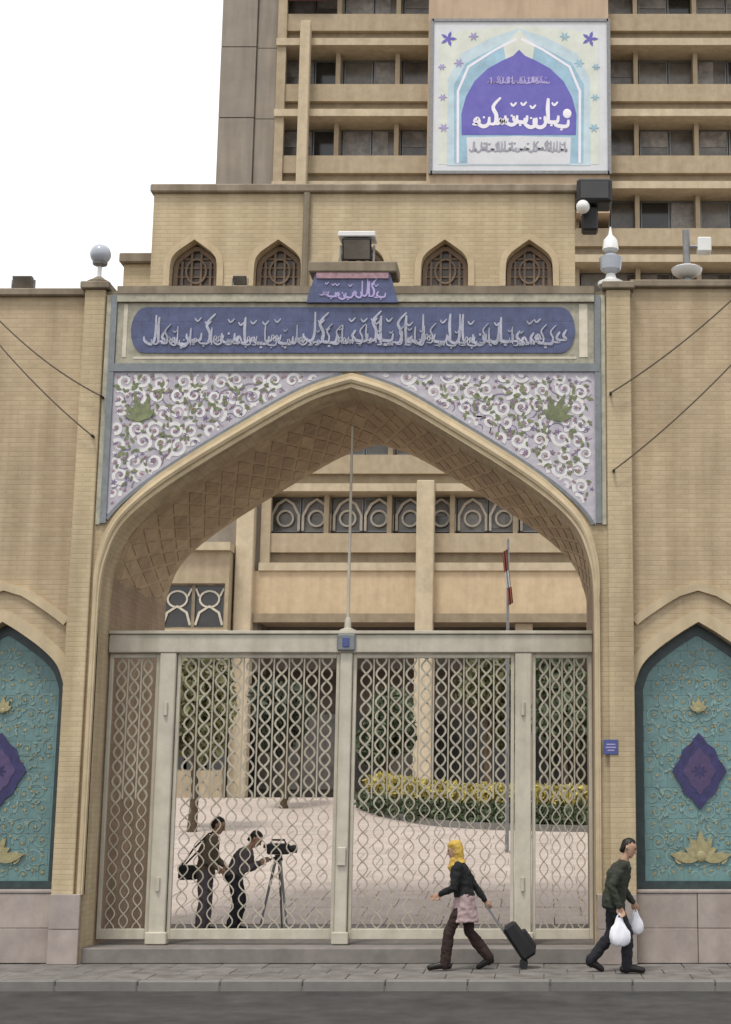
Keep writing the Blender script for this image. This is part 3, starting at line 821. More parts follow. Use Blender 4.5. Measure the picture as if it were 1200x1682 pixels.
def plate(name, l, m_, lay):
    poly = sym(pts(l)); ar = sum(poly[i][0]*poly[(i+1)%len(poly)][1]-poly[(i+1)%len(poly)][0]*poly[i][1] for i in range(len(poly)))
    if ar < 0: poly = poly[::-1]
    return MB().prism(poly, YP-.004*lay-.004, YP-.001).build(name, m_, bn)
plate('cream_ground', [(132,270),(132,60),(90,50),(0,42)], 'bn_cream', 1)
plate('pale_arch', [(118,272),(118,130),(96,88),(46,62),(16,52),(0,46)], 'bn_pale', 2)
plate('sky_arch', [(106,268),(108,140),(88,104),(40,78),(0,62)], 'bn_blue', 3)
plate('cloud_band', [(84,270),(86,226),(0,224)], 'bn_white', 4)
plate('arch_crest', [(22,100),(26,76),(10,60),(0,48)], 'bn_cream', 4)
dome = plate('dome', [(94,222),(95,188),(88,160),(74,134),(52,113),(28,100),(10,92),(0,82)], 'bn_purple', 5)
calligraphy(cxb-1.25, cxb+1.2, bz(137), .30, YP-.026, 8, .05, 'bn_lilac', bn, 'script_line', 1.3)
calligraphy(cxb-1.9, cxb+1.95, bz(205), 1.15, YP-.026, 15, .16, 'bn_text', bn, 'script_line', 1.25)
calligraphy(cxb-1.9, cxb+1.9, bz(248), .42, YP-.026, 19, .07, 'bn_grey', bn, 'script_line', 1.2)
MB().ellipsoid((cxb+1.9,YP-.027,bz(187)),(.17,.012,.2)).build('white_dot','bn_text',bn)
for sx in (-1,1):
    f = MB(); flower_poly(f, cxb+sx*118*k, bz(64), .34, YP-.02, YP-.004, 5); f.build('corner_flower','bn_purple',bn)
    f = MB()
    for px,py,r in ((100,104,.2),(128,110,.16),(126,160,.17),(124,210,.2),(76,60,.2)): flower_poly(f, cxb+sx*px*k, bz(py), r, YP-.024, YP-.004, 6)
    f.build('flower_border','bn_lilac' if sx < 0 else 'bn_blue',bn)
    MB().ribbon([(cxb+sx*a*k, bz(y)) for a,y in ((100,268),(101,150),(84,110),(40,82),(4,64))], .10, YP-.021, YP-.002).build('arch_line','bn_text',bn)

# ------------------------------------------------------------------ low wing seen through the arch on the left
YL = 55.6
lx1 = XP(374,1000,YL); lx0 = -24
lw = thing('low_wing', (lx1-3,YL,SZH), 'low tan building with dark traceried windows seen through the arch beside the tower', 'building')
lz = ZP(905,YL)
wz0, wz1 = ZP(1032,YL), ZP(958,YL)
wa, wb = XP(262,1000,YL), XP(368,1000,YL)
m = MB(); YE = YL+.85; m.box(lx0,wa,YL,YE,SZH,lz); m.box(wb,lx1,YL,YE,SZH,lz); m.box(wa,wb,YL,YE,wz1,lz); m.box(wa,wb,YL,YE,SZH,wz0); m.box(lx0,tx0-.1,YE+.002,YL+9,SZH,lz-.01); m.build('wall','tw_band',lw)
MB().box(wa,wb,YE-.05,YE-.01,wz0,wz1).build('room_back','tw_shade',lw)
MB().box(lx0,lx1+.05,YL-.25,YE,lz+.002,lz+.3).build('roof_edge','tw_ledge',lw)
MB().box(lx0,lx1+.06,YL-.12,YL+.01,wz0-.32,wz0-.06).build('sill_band','tw_ledge',lw)
for j in range(2):
    xa = wa+(wb-wa)*j/2; xb = wa+(wb-wa)*(j+1)/2; xm = (xa+xb)/2; h_ = wz1-wz0
    m = MB(); m.box(xa,xa+.06,YL+.15,YL+.3,wz0,wz1); m.box(xb-.06,xb,YL+.15,YL+.3,wz0,wz1); m.box(xa+.06,xb-.06,YL+.15,YL+.3,wz0,wz0+.06); m.box(xa+.06,xb-.06,YL+.15,YL+.3,wz1-.06,wz1)
    wn = m.build('window','cope',lw)
    MB().box(xa+.06,xb-.06,YL+.26,YL+.29,wz0+.06,wz1-.06).build('pane','glass',wn)
    m = MB()
    m.ribbon([(xm+.36*math.cos(R(a)),wz0+h_*.66+.30*math.sin(R(a))) for a in range(0,361,20)],.07,YL+.17,YL+.22)
    m.ribbon([(xm-.5,wz0+h_*.08),(xm-.36,wz0+h_*.36),(xm,wz0+h_*.5),(xm+.36,wz0+h_*.36),(xm+.5,wz0+h_*.08)],.09,YL+.175,YL+.215)
    m.ribbon([(xm-.52,wz0+h_*.9),(xm-.38,wz0+h_*.72)],.07,YL+.17,YL+.21); m.ribbon([(xm+.52,wz0+h_*.9),(xm+.38,wz0+h_*.72)],.07,YL+.17,YL+.21)
    m.build('tracery','cream',wn)
m = None
for px in (292,325,356):
    x = XP(px,1150,YL); MB().box(x-.42,x+.42,YL-.02,YL+.02,SZH+1,SZH+2.6).build('ground_window','glass',lw)

# ------------------------------------------------------------------ planting
def crown(name, pts_r, n, m_, par, size=.13, seed=1):
    rnd = random.Random(seed); b = MB()
    for _ in range(n):
        c, r = rnd.choices(pts_r, weights=[q[1][0]*q[1][1]*q[1][2] for q in pts_r])[0]
        while True:
            v = Vector((rnd.uniform(-1,1),rnd.uniform(-1,1),rnd.uniform(-1,1)))
            if v.length < 1 and (v.length > .45 or rnd.random() < .3): break
        p = Vector(c)+Vector((v.x*r[0],v.y*r[1],v.z*r[2]))
        a = Vector((rnd.gauss(0,1),rnd.gauss(0,1),rnd.gauss(0,.6))).normalized(); u = a.orthogonal().normalized(); w2 = a.cross(u)
        s_ = size*rnd.uniform(.6,1.4); an = rnd.uniform(0,6.28); e1 = u*math.cos(an)+w2*math.sin(an); e2 = a.cross(e1)
        b.add([p-e1*s_, p+e2*s_*.42, p+e1*s_, p-e2*s_*.42+a*s_*.15], [(0,1,2),(0,2,3)])
    return b.build(name, m_, par)
def tree(x, y, h, wd, m_, label, seed, group='courtyard trees behind the gate'):
    rnd = random.Random(seed); z = cz_(y)
    t = thing('courtyard_tree', (x,y,z), label, 'tree', group)
    tk = MB(); base = [(x,y,z-.05),(x+.04,y,z+h*.2),(x-.03,y+.05,z+h*.42),(x+.02,y,z+h*.75)]
    tk.tube(base,[.13,.10,.08,.03],8); cl = []
    for i in range(7):
        an = rnd.uniform(0,6.28); zz = z+h*rnd.uniform(.3,.55); e = (x+wd*.6*math.cos(an)*rnd.uniform(.5,1), y+wd*.6*math.sin(an), z+h*rnd.uniform(.5,.9))
        tk.tube([(x,y,zz),((x+e[0])/2,(y+e[1])/2,(zz+e[2])/2+.12),e],[.05,.035,.012],6)
        cl.append((e,(wd*rnd.uniform(.3,.5),wd*rnd.uniform(.3,.5),h*rnd.uniform(.13,.2))))
    cl.append(((x,y,z+h*.8),(wd*.5,wd*.5,h*.2)))
    tk.build('trunk','bark',t); crown('crown', cl, 2600, m_, t, .14, seed)
tree(XP(322,1180,38), 38, 4.6, 1.1, 'leaf2', 'pale green courtyard tree behind the left end of the gate', 2)
tree(XP(470,1180,44), 44, 3.6, 1.2, 'leaf3', 'dark green courtyard tree behind the middle of the left gate leaf', 5)
tree(XP(640,1180,45), 45, 3.4, 1.2, 'leaf', 'green bushy courtyard tree just right of the centre post, by the tower column', 12)
tree(XP(800,1180,43), 43, 4.6, 1.4, 'leaf2', 'yellow green courtyard tree left of the right gate post above the flower bed', 8)
tree(XP(925,1180,42), 42, 4.5, 1.2, 'leaf', 'green courtyard tree behind the narrow right end of the gate', 9)
# flower bed: curved kerb, hedge, yellow flowers
bed = thing('flower_bed', (XP(800,1340,38),38,cz_(38)), 'raised curved flower bed with green hedge and a band of yellow flowers', 'flower bed')
edge = spline([(XP(604,1330,43.5),43.5),(XP(640,1340,41.2),41.2),(XP(720,1350,39.2),39.2),(XP(840,1350,38.3),38.3),(XP(990,1350,37.9),37.9),(5.5,37.8)], 6)
for i,(a,b) in enumerate(zip(edge[:-1],edge[1:])):
    v = Vector((b[0]-a[0],b[1]-a[1])); nrm = Vector((-v.y,v.x)).normalized()*.16; z = cz_(a[1])
    q = [(a[0]+v.x*.01,a[1]+v.y*.01),(b[0]-v.x*.01,b[1]-v.y*.01),(b[0]-v.x*.01+nrm.x,b[1]-v.y*.01+nrm.y),(a[0]+v.x*.01+nrm.x,a[1]+v.y*.01+nrm.y)]
    m = MB(); m.add([(x,y,z-.1) for x,y in q]+[(x,y,z+.16) for x,y in q],[(0,1,5,4),(1,2,6,5),(2,3,7,6),(3,0,4,7),(4,5,6,7)]); m.build('bed_kerb','kerb',bed)
hb = [((x,y+.55,cz_(y)+.32),(.5,.42,.36)) for x,y in edge]
tag(crown('hedge', hb, 9000, 'leaf', bed, .085, 21), kind='stuff')
hb = [((x,y+1.25,cz_(y)+.72),(.5,.6,.36)) for x,y in edge[3:]]
tag(crown('flower_foliage', hb, 5000, 'leaf2', bed, .08, 22), kind='stuff')
tag(crown('yellow_flowers', [((c[0],c[1]-.1,c[2]+.08),(r[0],r[1],.36)) for c,r in hb], 9000, 'flower', bed, .085, 23), kind='stuff')
m = MB(); 
for (a,b) in zip(edge[:-1],edge[1:]): m.add([(a[0],a[1]+.15,cz_(a[1])+.1),(b[0],b[1]+.15,cz_(b[1])+.1),(b[0],b[1]+2.2,cz_(b[1]+2.2)+.12),(a[0],a[1]+2.2,cz_(a[1]+2.2)+.12)],[(0,1,2,3)])
m.build('bed_soil','ground',bed)
# flag pole in the courtyard
fxp = XP(834,950,34); zf_ = cz_(34)
fp = thing('flag_pole', (fxp,34,zf_), 'slim grey pole with a limp red and white flag behind the gate', 'flag')
MB().tube([(fxp,34,zf_),(fxp,34,ZP(885,34))],[.045,.03],8).build('pole','metal',fp)
for j,(ya,yb,mm) in enumerate(((902,935,'red'),(936,962,'white'),(963,990,'red'))):
    m = MB(); za, zb = ZP(ya,34), ZP(yb,34); n = 8
    vs = []
    for i in range(n+1):
        x = fxp-.02-.11*i/n; y = 34-.04+.05*math.sin(i*1.9)
        vs += [(x+.05*j,y,za-.02*i*.5),(x+.05*j+.04,y,zb-.02*i*.5)]
    fs = [(2*i,2*i+1,2*i+3,2*i+2) for i in range(n)]
    vs2 = [(x,y+.012,z) for x,y,z in vs]
    k_ = len(vs); fs += [tuple(q+k_ for q in reversed(f)) for f in fs]
    m.add(vs+vs2, fs); m.build('flag_stripe',mm,fp)

# ------------------------------------------------------------------ lamps and fittings on the walls
def globe_lamp(x, y, z, label, hgt=.62):
    t = thing('globe_lamp', (x,y,z), label, 'lamp', 'globe lamps on the pilasters')
    MB().lathe([(.17,0),(.17,.05),(.10,.09),(.05,.13)],x,y,z,16).build('base','cope',t)
    MB().tube([(x,y,z+.12),(x,y,z+hgt*.5)],.03,10).build('stem','lampwhite',t)
    MB().lathe([(.03,0),(.10,.03),(.11,.06)],x,y,z+hgt*.5-.02,14).build('holder','metal',t)
    MB().ellipsoid((x,y,z+hgt*.5+.17),(.15,.15,.15),nu=20,nv=14).build('globe','globe',t)
    return t
zc_ = ZT+.172
globe_lamp(XP(162,455,YF+.1), YF+.12, zc_, 'grey globe lamp on the pilaster beside the low brick hut')
t = thing('post_lantern', (XP(1003,455,YF+.1),YF+.12,zc_), 'pale stacked lantern on the pilaster near the black floodlight', 'lamp')
x = XP(1003,455,YF+.1)
MB().lathe([(.19,0),(.19,.05),(.09,.1),(.06,.18)],x,YF+.12,zc_,14).build('base','lampwhite',t)
MB().lathe([(.06,.18),(.15,.24),(.17,.42),(.11,.46),(.05,.5)],x,YF+.12,zc_,10).build('lower_lamp','globe',t)
MB().lathe([(.05,.5),(.12,.55),(.10,.7),(.03,.78),(.012,.9)],x,YF+.12,zc_,10).build('upper_lamp','lampwhite',t)
def flood(x, y, z, label, m_, s=1.0, tilt=25, cat='floodlight', group=None, name='floodlight'):
    t = thing(name, (x,y,z), label, cat, group)
    MB().box(x-.05*s,x+.05*s,y-.05*s,y+.05*s,z,z+.03*s).build('foot','darkmetal',t)
    u = MB(); u.box(x-.19*s,x-.17*s,y-.02*s,y+.02*s,z+.05*s,z+.24*s); u.box(x+.17*s,x+.19*s,y-.02*s,y+.02*s,z+.05*s,z+.24*s); u.box(x-.19*s,x+.19*s,y-.02*s,y+.02*s,z+.03*s,z+.05*s); u.build('bracket','metal',t)
    h = MB(); rot = Matrix.Rotation(R(tilt),3,'X')
    def tr(l): return [Vector((x,y,z+.2*s))+rot@Vector(q) for q in l]
    a = .16*s; b = .12*s
    h.add(tr([(-a*.8,.13*s,-b*.6),(a*.8,.13*s,-b*.6),(a*.8,.13*s,b*.6),(-a*.8,.13*s,b*.6),(-a,-.06*s,-b),(a,-.06*s,-b),(a,-.06*s,b),(-a,-.06*s,b)]),
          [(0,3,2,1),(4,5,6,7),(0,1,5,4),(1,2,6,5),(2,3,7,6),(3,0,4,7)])
    hd = h.build('housing',m_,t,bevel=.01)
    g = MB(); g.add(tr([(-a*.88,-.062*s,-b*.85),(a*.88,-.062*s,-b*.85),(a*.88,-.062*s,b*.85),(-a*.88,-.062*s,b*.85),(-a*.88,-.058*s,-b*.85),(a*.88,-.058*s,-b*.85),(a*.88,-.058*s,b*.85),(-a*.88,-.058*s,b*.85)]),
        [(3,2,1,0)[::-1],(4,7,6,5)[::-1],(0,1,5,4),(1,2,6,5),(2,3,7,6),(3,0,4,7)]); g.build('lens','greyglass',hd)
    return t
flood(XP(38,470,YW+.2), YW+.2, ZL+.112, 'dark grey floodlight on the coping of the side wall, leftmost lamp', 'metal', .9)
flood(XP(393,480,YF), YF+.02, ZT+.102, 'tiny black floodlight on the coping above the blue inscription', 'darkmetal', .62, 30)
t = flood(XP(586,430,YF+.1), YF+.12, ZP(434,YF)+.002, 'wide floodlight with a white top on the raised blue centre block', 'darkmetal', 1.35, 20)
x = XP(586,430,YF+.1); zt2 = ZP(434,YF)
MB().box(x-.27,x+.27,YF-.02,YF+.32,zt2+.42,zt2+.50).build('white_hood','lampwhite',t,bevel=.012)
MB().tube([(x,YF+.2,zt2+.3),(x,YF+.2,zt2+.43)],.03,8).build('hood_post','lampwhite',t)
# floodlight mast on the right-hand coping
zR = ZP(474,YW)+.112; x = XP(1128,460,YW+.2)
t = thing('lamp_mast', (x,YW+.2,zR), 'short grey mast carrying a white dish lamp and a white box on the wall', 'lamp')
MB().box(x-.16,x+.16,YW+.06,YW+.34,zR,zR+.05).build('base','darkmetal',t,bevel=.01)
MB().tube([(x,YW+.2,zR+.05),(x,YW+.2,zR+.85)],.055,10).build('mast','metal',t)
MB().lathe([(.02,.12),(.12,.13),(.21,.19),(.23,.25),(.2,.27),(.06,.29)],x,YW+.2,zR,18).build('dish','lampwhite',t)
MB().box(x+.16,x+.36,YW+.1,YW+.3,zR+.5,zR+.72).build('junction_box','lampwhite',t,bevel=.015)
MB().tube([(x,YW+.2,zR+.6),(x+.18,YW+.2,zR+.6)],.025,8).build('arm','metal',t)
# black floodlight and camera on the corner of the storey above
x = XP(975,330,YU); z1 = ZP(306,YU); z0 = ZP(345,YU)
t = thing('black_floodlight', (x,YU,z0), 'big black floodlight fixed to the top corner of the arched window block', 'floodlight')
MB().box(x-.28,x+.28,YU-.35,YU+.1,z0,z1).build('housing','darkmetal',t,bevel=.04)
MB().box(x-.22,x+.22,YU-.365,YU-.352,z0+.06,z1-.06).build('lens','glass',t)
m = MB(); m.box(x-.2,x+.06,YU-.2,YU+.05,ZP(385,YU),z0-.002); m.build('ballast_box','darkmetal',t,bevel=.03)
MB().tube([(x-.1,YU+.0,z0+.1),(ux1-.02,YU+.15,z0+.1)],.04,8).build('bracket','darkmetal',t)
x = XP(957,353,YU-.3)
t = thing('security_camera', (x,YU-.3,ZP(362,YU)), 'small white round camera beneath the black floodlight at the corner', 'camera')
MB().ellipsoid((x,YU-.34,ZP(353,YU)),(.11,.11,.11)).build('dome','lampwhite',t)
MB().tube([(x,YU-.3,ZP(353,YU)),(x,YU-.01,ZP(353,YU))],.03,8).build('arm','lampwhite',t)
# blue number plaque on the right pilaster
x, z = P(1003,1227,YF-.07)
t = thing('number_plaque', (x,YF-.07,z-.1), 'small blue enamel plaque on the brick pilaster beside the teal niche', 'sign')
MB().box(x-.10,x+.10,YF-.075,YF-.061,z-.10,z+.10).build('plate','plaque',t,bevel=.004)
m = MB()
for zz,wd in ((z+.035,.06),(z-.005,.07),(z-.045,.045)): m.box(x-wd,x+wd,YF-.078,YF-.074,zz-.008,zz+.008)
m.build('faint_lettering','bn_lilac',t)
# cables running from the gateway up along the side walls
def cable(a, b, sag, label):
    (xa,za),(xb,zb) = a,b; ptsc = []
    for i in range(17):
        t_ = i/16; ptsc.append((xa+(xb-xa)*t_, YF-.16-.05*math.sin(math.pi*t_), za+(zb-za)*t_-sag*4*t_*(1-t_)))
    o = MB().tube(ptsc,.012,6).build('overhead_cable','cable', loc=ptsc[0]); tag(o,label,'cable','cables along the side walls')
    for (x,y,z) in (ptsc[0],ptsc[-1]): MB().tube([(x,y,z),(x,YF+.17,z)],.02,6).build('hook','darkmetal',o)
def pp(px,py): return P(px,py,YF-.16)
cable(pp(150,715),pp(-70,440+40),.12,'lower dark cable rising left from the pilaster across the side wall')
cable(pp(165,650),pp(-40,485),.14,'upper dark cable rising left from the pilaster across the side wall')
cable(pp(1003,645),pp(1225,470),.10,'upper dark cable rising right from the pilaster to the wall coping')
cable(pp(1008,772),pp(1290,500),.14,'lower dark cable rising right across the wall above the niche hood')

# ------------------------------------------------------------------ people
from mathutils import noise
def remeshed(mb, name, m_, parent, voxel=.011, smooth=4, fold=None):
    me = bpy.data.meshes.new(name); me.from_pydata([tuple(p) for p in mb.v], [], mb.f)
    tmp = bpy.data.objects.new('tmp', me); C.objects.link(tmp)
    r = tmp.modifiers.new('r','REMESH'); r.mode = 'VOXEL'; r.voxel_size = voxel
    s_ = tmp.modifiers.new('s','SMOOTH'); s_.iterations = smooth; s_.factor = .5
    dg = bpy.context.evaluated_depsgraph_get()
    nm = bpy.data.meshes.new_from_object(tmp.evaluated_get(dg)); bpy.data.objects.remove(tmp); nm.name = name
    nm.polygons.foreach_set('use_smooth', [True]*len(nm.polygons))
    org = wl(parent)
    if fold is None: fold = .009 if name in ('trousers','jacket','shirt','tunic','headscarf') else (.005 if name == 'hair' else 0)
    nr = [v.normal.copy() for v in nm.vertices]
    for v,n_ in zip(nm.vertices, nr):
        if fold:
            q = v.co; k_ = 40 if name == 'hair' else 9
            f_ = noise.noise(Vector((q.x*k_,q.y*k_,q.z*k_*(1.9 if name != 'hair' else .6)+q.x*5)))*.7+noise.noise(Vector((q.x*k_*2.3,q.y*k_*2.3,q.z*k_*3+7)))*.5
            v.co += n_*fold*(f_*1.6-.1)
    for v in nm.vertices: v.co -= org
    nm.materials.clear(); nm.materials.append(M[m_])
    o = bpy.data.objects.new(name, nm); C.objects.link(o); o.parent = parent; return o
def limb(mb, pts_, rad):
    """tapered limb: cones with a ball in every joint"""
    for i in range(len(pts_)-1):
        mb.tube([pts_[i],pts_[i+1]],[rad[i],rad[i+1]],12)
    for p,r in zip(pts_,rad): mb.ellipsoid(p,(r,r,r),nu=12,nv=8)
def loft(mb, secs, n=18):
    """secs: (centre, half width vector, half depth vector)"""
    vs = []
    for c,a,b in secs:
        for k in range(n):
            t = 2*math.pi*k/n; vs.append(Vector(c)+Vector(a)*math.cos(t)+Vector(b)*math.sin(t))
    m = len(secs); fs = [(i*n+k,i*n+(k+1)%n,(i+1)*n+(k+1)%n,(i+1)*n+k) for i in range(m-1) for k in range(n)]
    fs += [tuple(range(n-1,-1,-1)), tuple(range((m-1)*n,m*n))]; mb.add(vs, fs, True)
def person(name, label, loc, yaw, J, height, outfit, group=None, female=False):
    """J: joints in metres, local frame: +x = the way the body faces, +y = its left, z up"""
    t = thing(name, loc, label, 'person', group)
    Rm = Matrix.Rotation(yaw,3,'Z'); L0 = Vector(loc)
    W = lambda p: L0+Rm@Vector(p)
    D = lambda p: Rm@Vector(p)
    k = height/1.72
    pel, che, nek, hea = [Vector(J[q]) for q in ('pelvis','chest','neck','head')]
    fw = Vector((1,0,0)); sd = Vector((0,1,0))
    up = (che-pel).normalized(); tf = up.cross(sd)*-1; tf = (sd.cross(up)).normalized()
    hw_s = (.165 if female else .185)*k; hw_h = (.165 if female else .155)*k
    def torso(mb, g=0.0, low=0.0):
        loft(mb,[(W(pel-up*(.10*k+low)),D(sd*(hw_h*.85+g)),D(tf*(.10*k+g))),(W(pel),D(sd*(hw_h+g)),D(tf*(.115*k+g))),(W(pel+(che-pel)*.45),D(sd*(.135*k+g)),D(tf*(.10*k+g))),
                 (W(che),D(sd*(hw_s*.92+g)),D(tf*(.12*k+g))),(W(che+(nek-che)*.55),D(sd*(hw_s*.98+g)),D(tf*(.10*k+g))),(W(nek+(che-nek)*.15),D(sd*(hw_s*.42+g)),D(tf*(.065*k+g)))])
    b = MB(); torso(b)
    # legs
    legr = [.085*k,.056*k,.042*k]
    for s_ in 'lr':
        h,kn,an,toe = [Vector(J[q+s_]) for q in ('hip_','knee_','ankle_','toe_')]
        calf = kn+(an-kn)*.3
        limb(b,[W(h),W(kn),W(calf),W(an)],[legr[0],legr[1],.055*k,.036*k])
        limb(b,[W(an+Vector((0,0,-.03))),W(an+(toe-an)*.5+Vector((0,0,-.022))),W(an+(toe-an)*.85+Vector((0,0,-.008)))],[.032*k,.028*k,.024*k])
        sh,el,wr = [Vector(J[q+s_]) for q in ('sho_','elb_','wri_')]
        limb(b,[W(sh),W(el),W(wr)],[.052*k,.040*k,.027*k])
        # hand: palm and five fingers, curled
        d = (wr-el).normalized(); pal = d*.085*k; ax = Vector((1,0,0)) if abs(d.x) < .8 else Vector((0,0,1))
        acr = (ax-d*ax.dot(d)).normalized(); cur = d.cross(acr).normalized()*(1 if s_ == 'r' else -1)
        loft(b,[(W(wr),D(acr*.024*k),D(cur*.017*k)),(W(wr+pal*.5),D(acr*.038*k),D(cur*.016*k)),(W(wr+pal),D(acr*.040*k),D(cur*.014*k))],10)
        for i,ln in enumerate((.062,.072,.068,.054)):
            base = wr+pal*.95+acr*((i-1.5)*.0205*k); m1 = base+d*ln*.5*k+cur*.012; m2 = m1+d*ln*.28*k+cur*.026*k; m3 = m2+d*ln*.02*k+cur*.022*k
            limb(b,[W(base),W(m1),W(m2),W(m3)],[.0105*k,.0098*k,.009*k,.008*k])
        tb = wr+pal*.3+acr*.03*k*-1; t1 = tb-acr*.022*k+d*.03*k+cur*.01; t2 = t1+d*.03*k+cur*.012
        limb(b,[W(tb),W(t1),W(t2)],[.0125*k,.0115*k,.009*k])
    # head with face
    hd = (hea-nek).normalized(); hf = (sd.cross(hd)).normalized()
    if J.get('face') is not None:
        f_ = Vector(J['face']); hf = (f_-hd*f_.dot(hd)).normalized()
    hs = hd.cross(hf).normalized()
    limb(b,[W(nek+(che-nek)*.1),W(nek+hd*.07*k)],[.056*k,.05*k])
    hc = nek+hd*.155*k
    loft(b,[(W(hc+hd*z_*k+hf*f0*k),D(hs*a_*k),D(hf*b_*k)) for z_,f0,a_,b_ in
        ((-.112,.045,.022,.025),(-.095,.035,.045,.052),(-.05,.012,.062,.082),(0,.002,.072,.095),(.045,-.004,.074,.098),(.085,-.008,.06,.08),(.108,-.01,.035,.048),(.116,-.01,.01,.014))],16)
    nose = hc+hf*.098*k-hd*.012*k
    limb(b,[W(hc+hf*.088*k+hd*.022*k),W(nose+hf*.012*k-hd*.012*k)],[.009*k,.0135*k])
    limb(b,[W(hc+hf*.082*k-hd*.058*k-hs*.018*k),W(hc+hf*.086*k-hd*.058*k),W(hc+hf*.082*k-hd*.058*k+hs*.018*k)],[.008*k,.0105*k,.008*k])
    for sg in (-1,1):
        rot = Matrix.Rotation(0,3,'X'); b.ellipsoid(W(hc+hs*sg*.076*k-hf*.01*k-hd*.005*k),(.017*k,.017*k,.03*k))
    body = remeshed(b,'body','skin',t,.0085,2)
    e = MB()
    for sg in (-1,1): e.ellipsoid(W(hc+hf*.087*k+hs*sg*.03*k+hd*.018*k),(.0105*k,.0105*k,.0085*k))
    e.build('eyes','hair',t)
    ctx = dict(W=W,D=D,k=k,J=J,torso=torso,hc=hc,hd=hd,hf=hf,hs=hs,pel=pel,che=che,nek=nek,up=up,tf=tf,sd=sd,t=t,hw_h=hw_h,hw_s=hw_s)
    outfit(ctx); return t
def V(*a): return Vector(a)
def wear_trousers(c, m_, flare=0.0):
    b = MB(); W,D,k,J = c['W'],c['D'],c['k'],c['J']
    loft(b,[(W(c['pel']-c['up']*.12*k),D(c['sd']*(c['hw_h']*.9+.012)),D(c['tf']*(.11*k+.012))),(W(c['pel']),D(c['sd']*(c['hw_h']+.016)),D(c['tf']*(.118*k+.014))),(W(c['pel']+c['up']*.12*k),D(c['sd']*.155*k),D(c['tf']*.115*k))])
    for s_ in 'lr':
        h,kn,an = [Vector(J[q+s_]) for q in ('hip_','knee_','ankle_')]
        end = an+(an-kn).normalized()*.025
        limb(b,[W(h),W(kn),W(kn+(an-kn)*.4),W(end)],[.102*k,.076*k,.074*k+flare*.5,.062*k+flare])
    return remeshed(b,'trousers',m_,c['t'],.011,4)
def wear_top(c, m_, name='jacket', low=.08, g=.022, sleeve=1.0, flare=.0):
    b = MB(); W,D,k,J = c['W'],c['D'],c['k'],c['J']
    pel,che,nek,up,tf,sd = c['pel'],c['che'],c['nek'],c['up'],c['tf'],c['sd']
    dn = V(0,0,-1)
    loft(b,[(W(pel+dn*low*k),D(sd*(c['hw_h']+g+flare)),D(tf*(.125*k+g+flare))),(W(pel),D(sd*(c['hw_h']+g)),D(tf*(.12*k+g))),(W(pel+(che-pel)*.45),D(sd*(.145*k+g)),D(tf*(.112*k+g))),
        (W(che),D(sd*(c['hw_s']*.95+g)),D(tf*(.125*k+g))),(W(che+(nek-che)*.6),D(sd*(c['hw_s']*1.0+g*.7)),D(tf*(.10*k+g*.6))),(W(nek+(che-nek)*.05),D(sd*(.07*k)),D(tf*(.07*k)))])
    for s_ in 'lr':
        sh,el,wr = [Vector(J[q+s_]) for q in ('sho_','elb_','wri_')]
        e2 = el+(wr-el)*sleeve
        limb(b,[W(sh),W(el),W(e2)],[.072*k,.057*k,.044*k])
    return remeshed(b,name,m_,c['t'],.011,4)
def wear_shoes(c, m_='shoe'):
    W,D,k,J = c['W'],c['D'],c['k'],c['J']
    for s_ in 'lr':
        b = MB(); an,toe = Vector(J['ankle_'+s_]),Vector(J['toe_'+s_]); dr = (toe-an); dr.z = 0; dr.normalize()
        heel = Vector(J['heel_'+s_]) if 'heel_'+s_ in J else an-dr*.05*k+V(0,0,-.045*k)
        limb(b,[W(heel),W((heel+toe)/2+V(0,0,.015)),W(toe+(toe-heel)*.12)],[.048*k,.050*k,.040*k])
        limb(b,[W(an),W(heel+(toe-heel)*.2)],[.046*k,.05*k])
        remeshed(b,'shoe',m_,c['t'],.010,3)
def hair_cap(c, m_='hair', long=0.0):
    W,D,k = c['W'],c['D'],c['k']; hc,hd,hf,hs = c['hc'],c['hd'],c['hf'],c['hs']
    b = MB()
    loft(b,[(W(hc+hd*z_*k+hf*f0*k),D(hs*a_*k),D(hf*b_*k)) for z_,f0,a_,b_ in
       ((-.085-long,-.066,.04,.036),(-.045,-.056,.066,.05),(0,-.042,.076,.066),(.04,-.028,.079,.084),(.078,-.016,.070,.090),(.105,-.012,.053,.070),(.122,-.012,.03,.042),(.127,-.012,.01,.012))],16)
    return remeshed(b,'hair',m_,c['t'],.009,2)

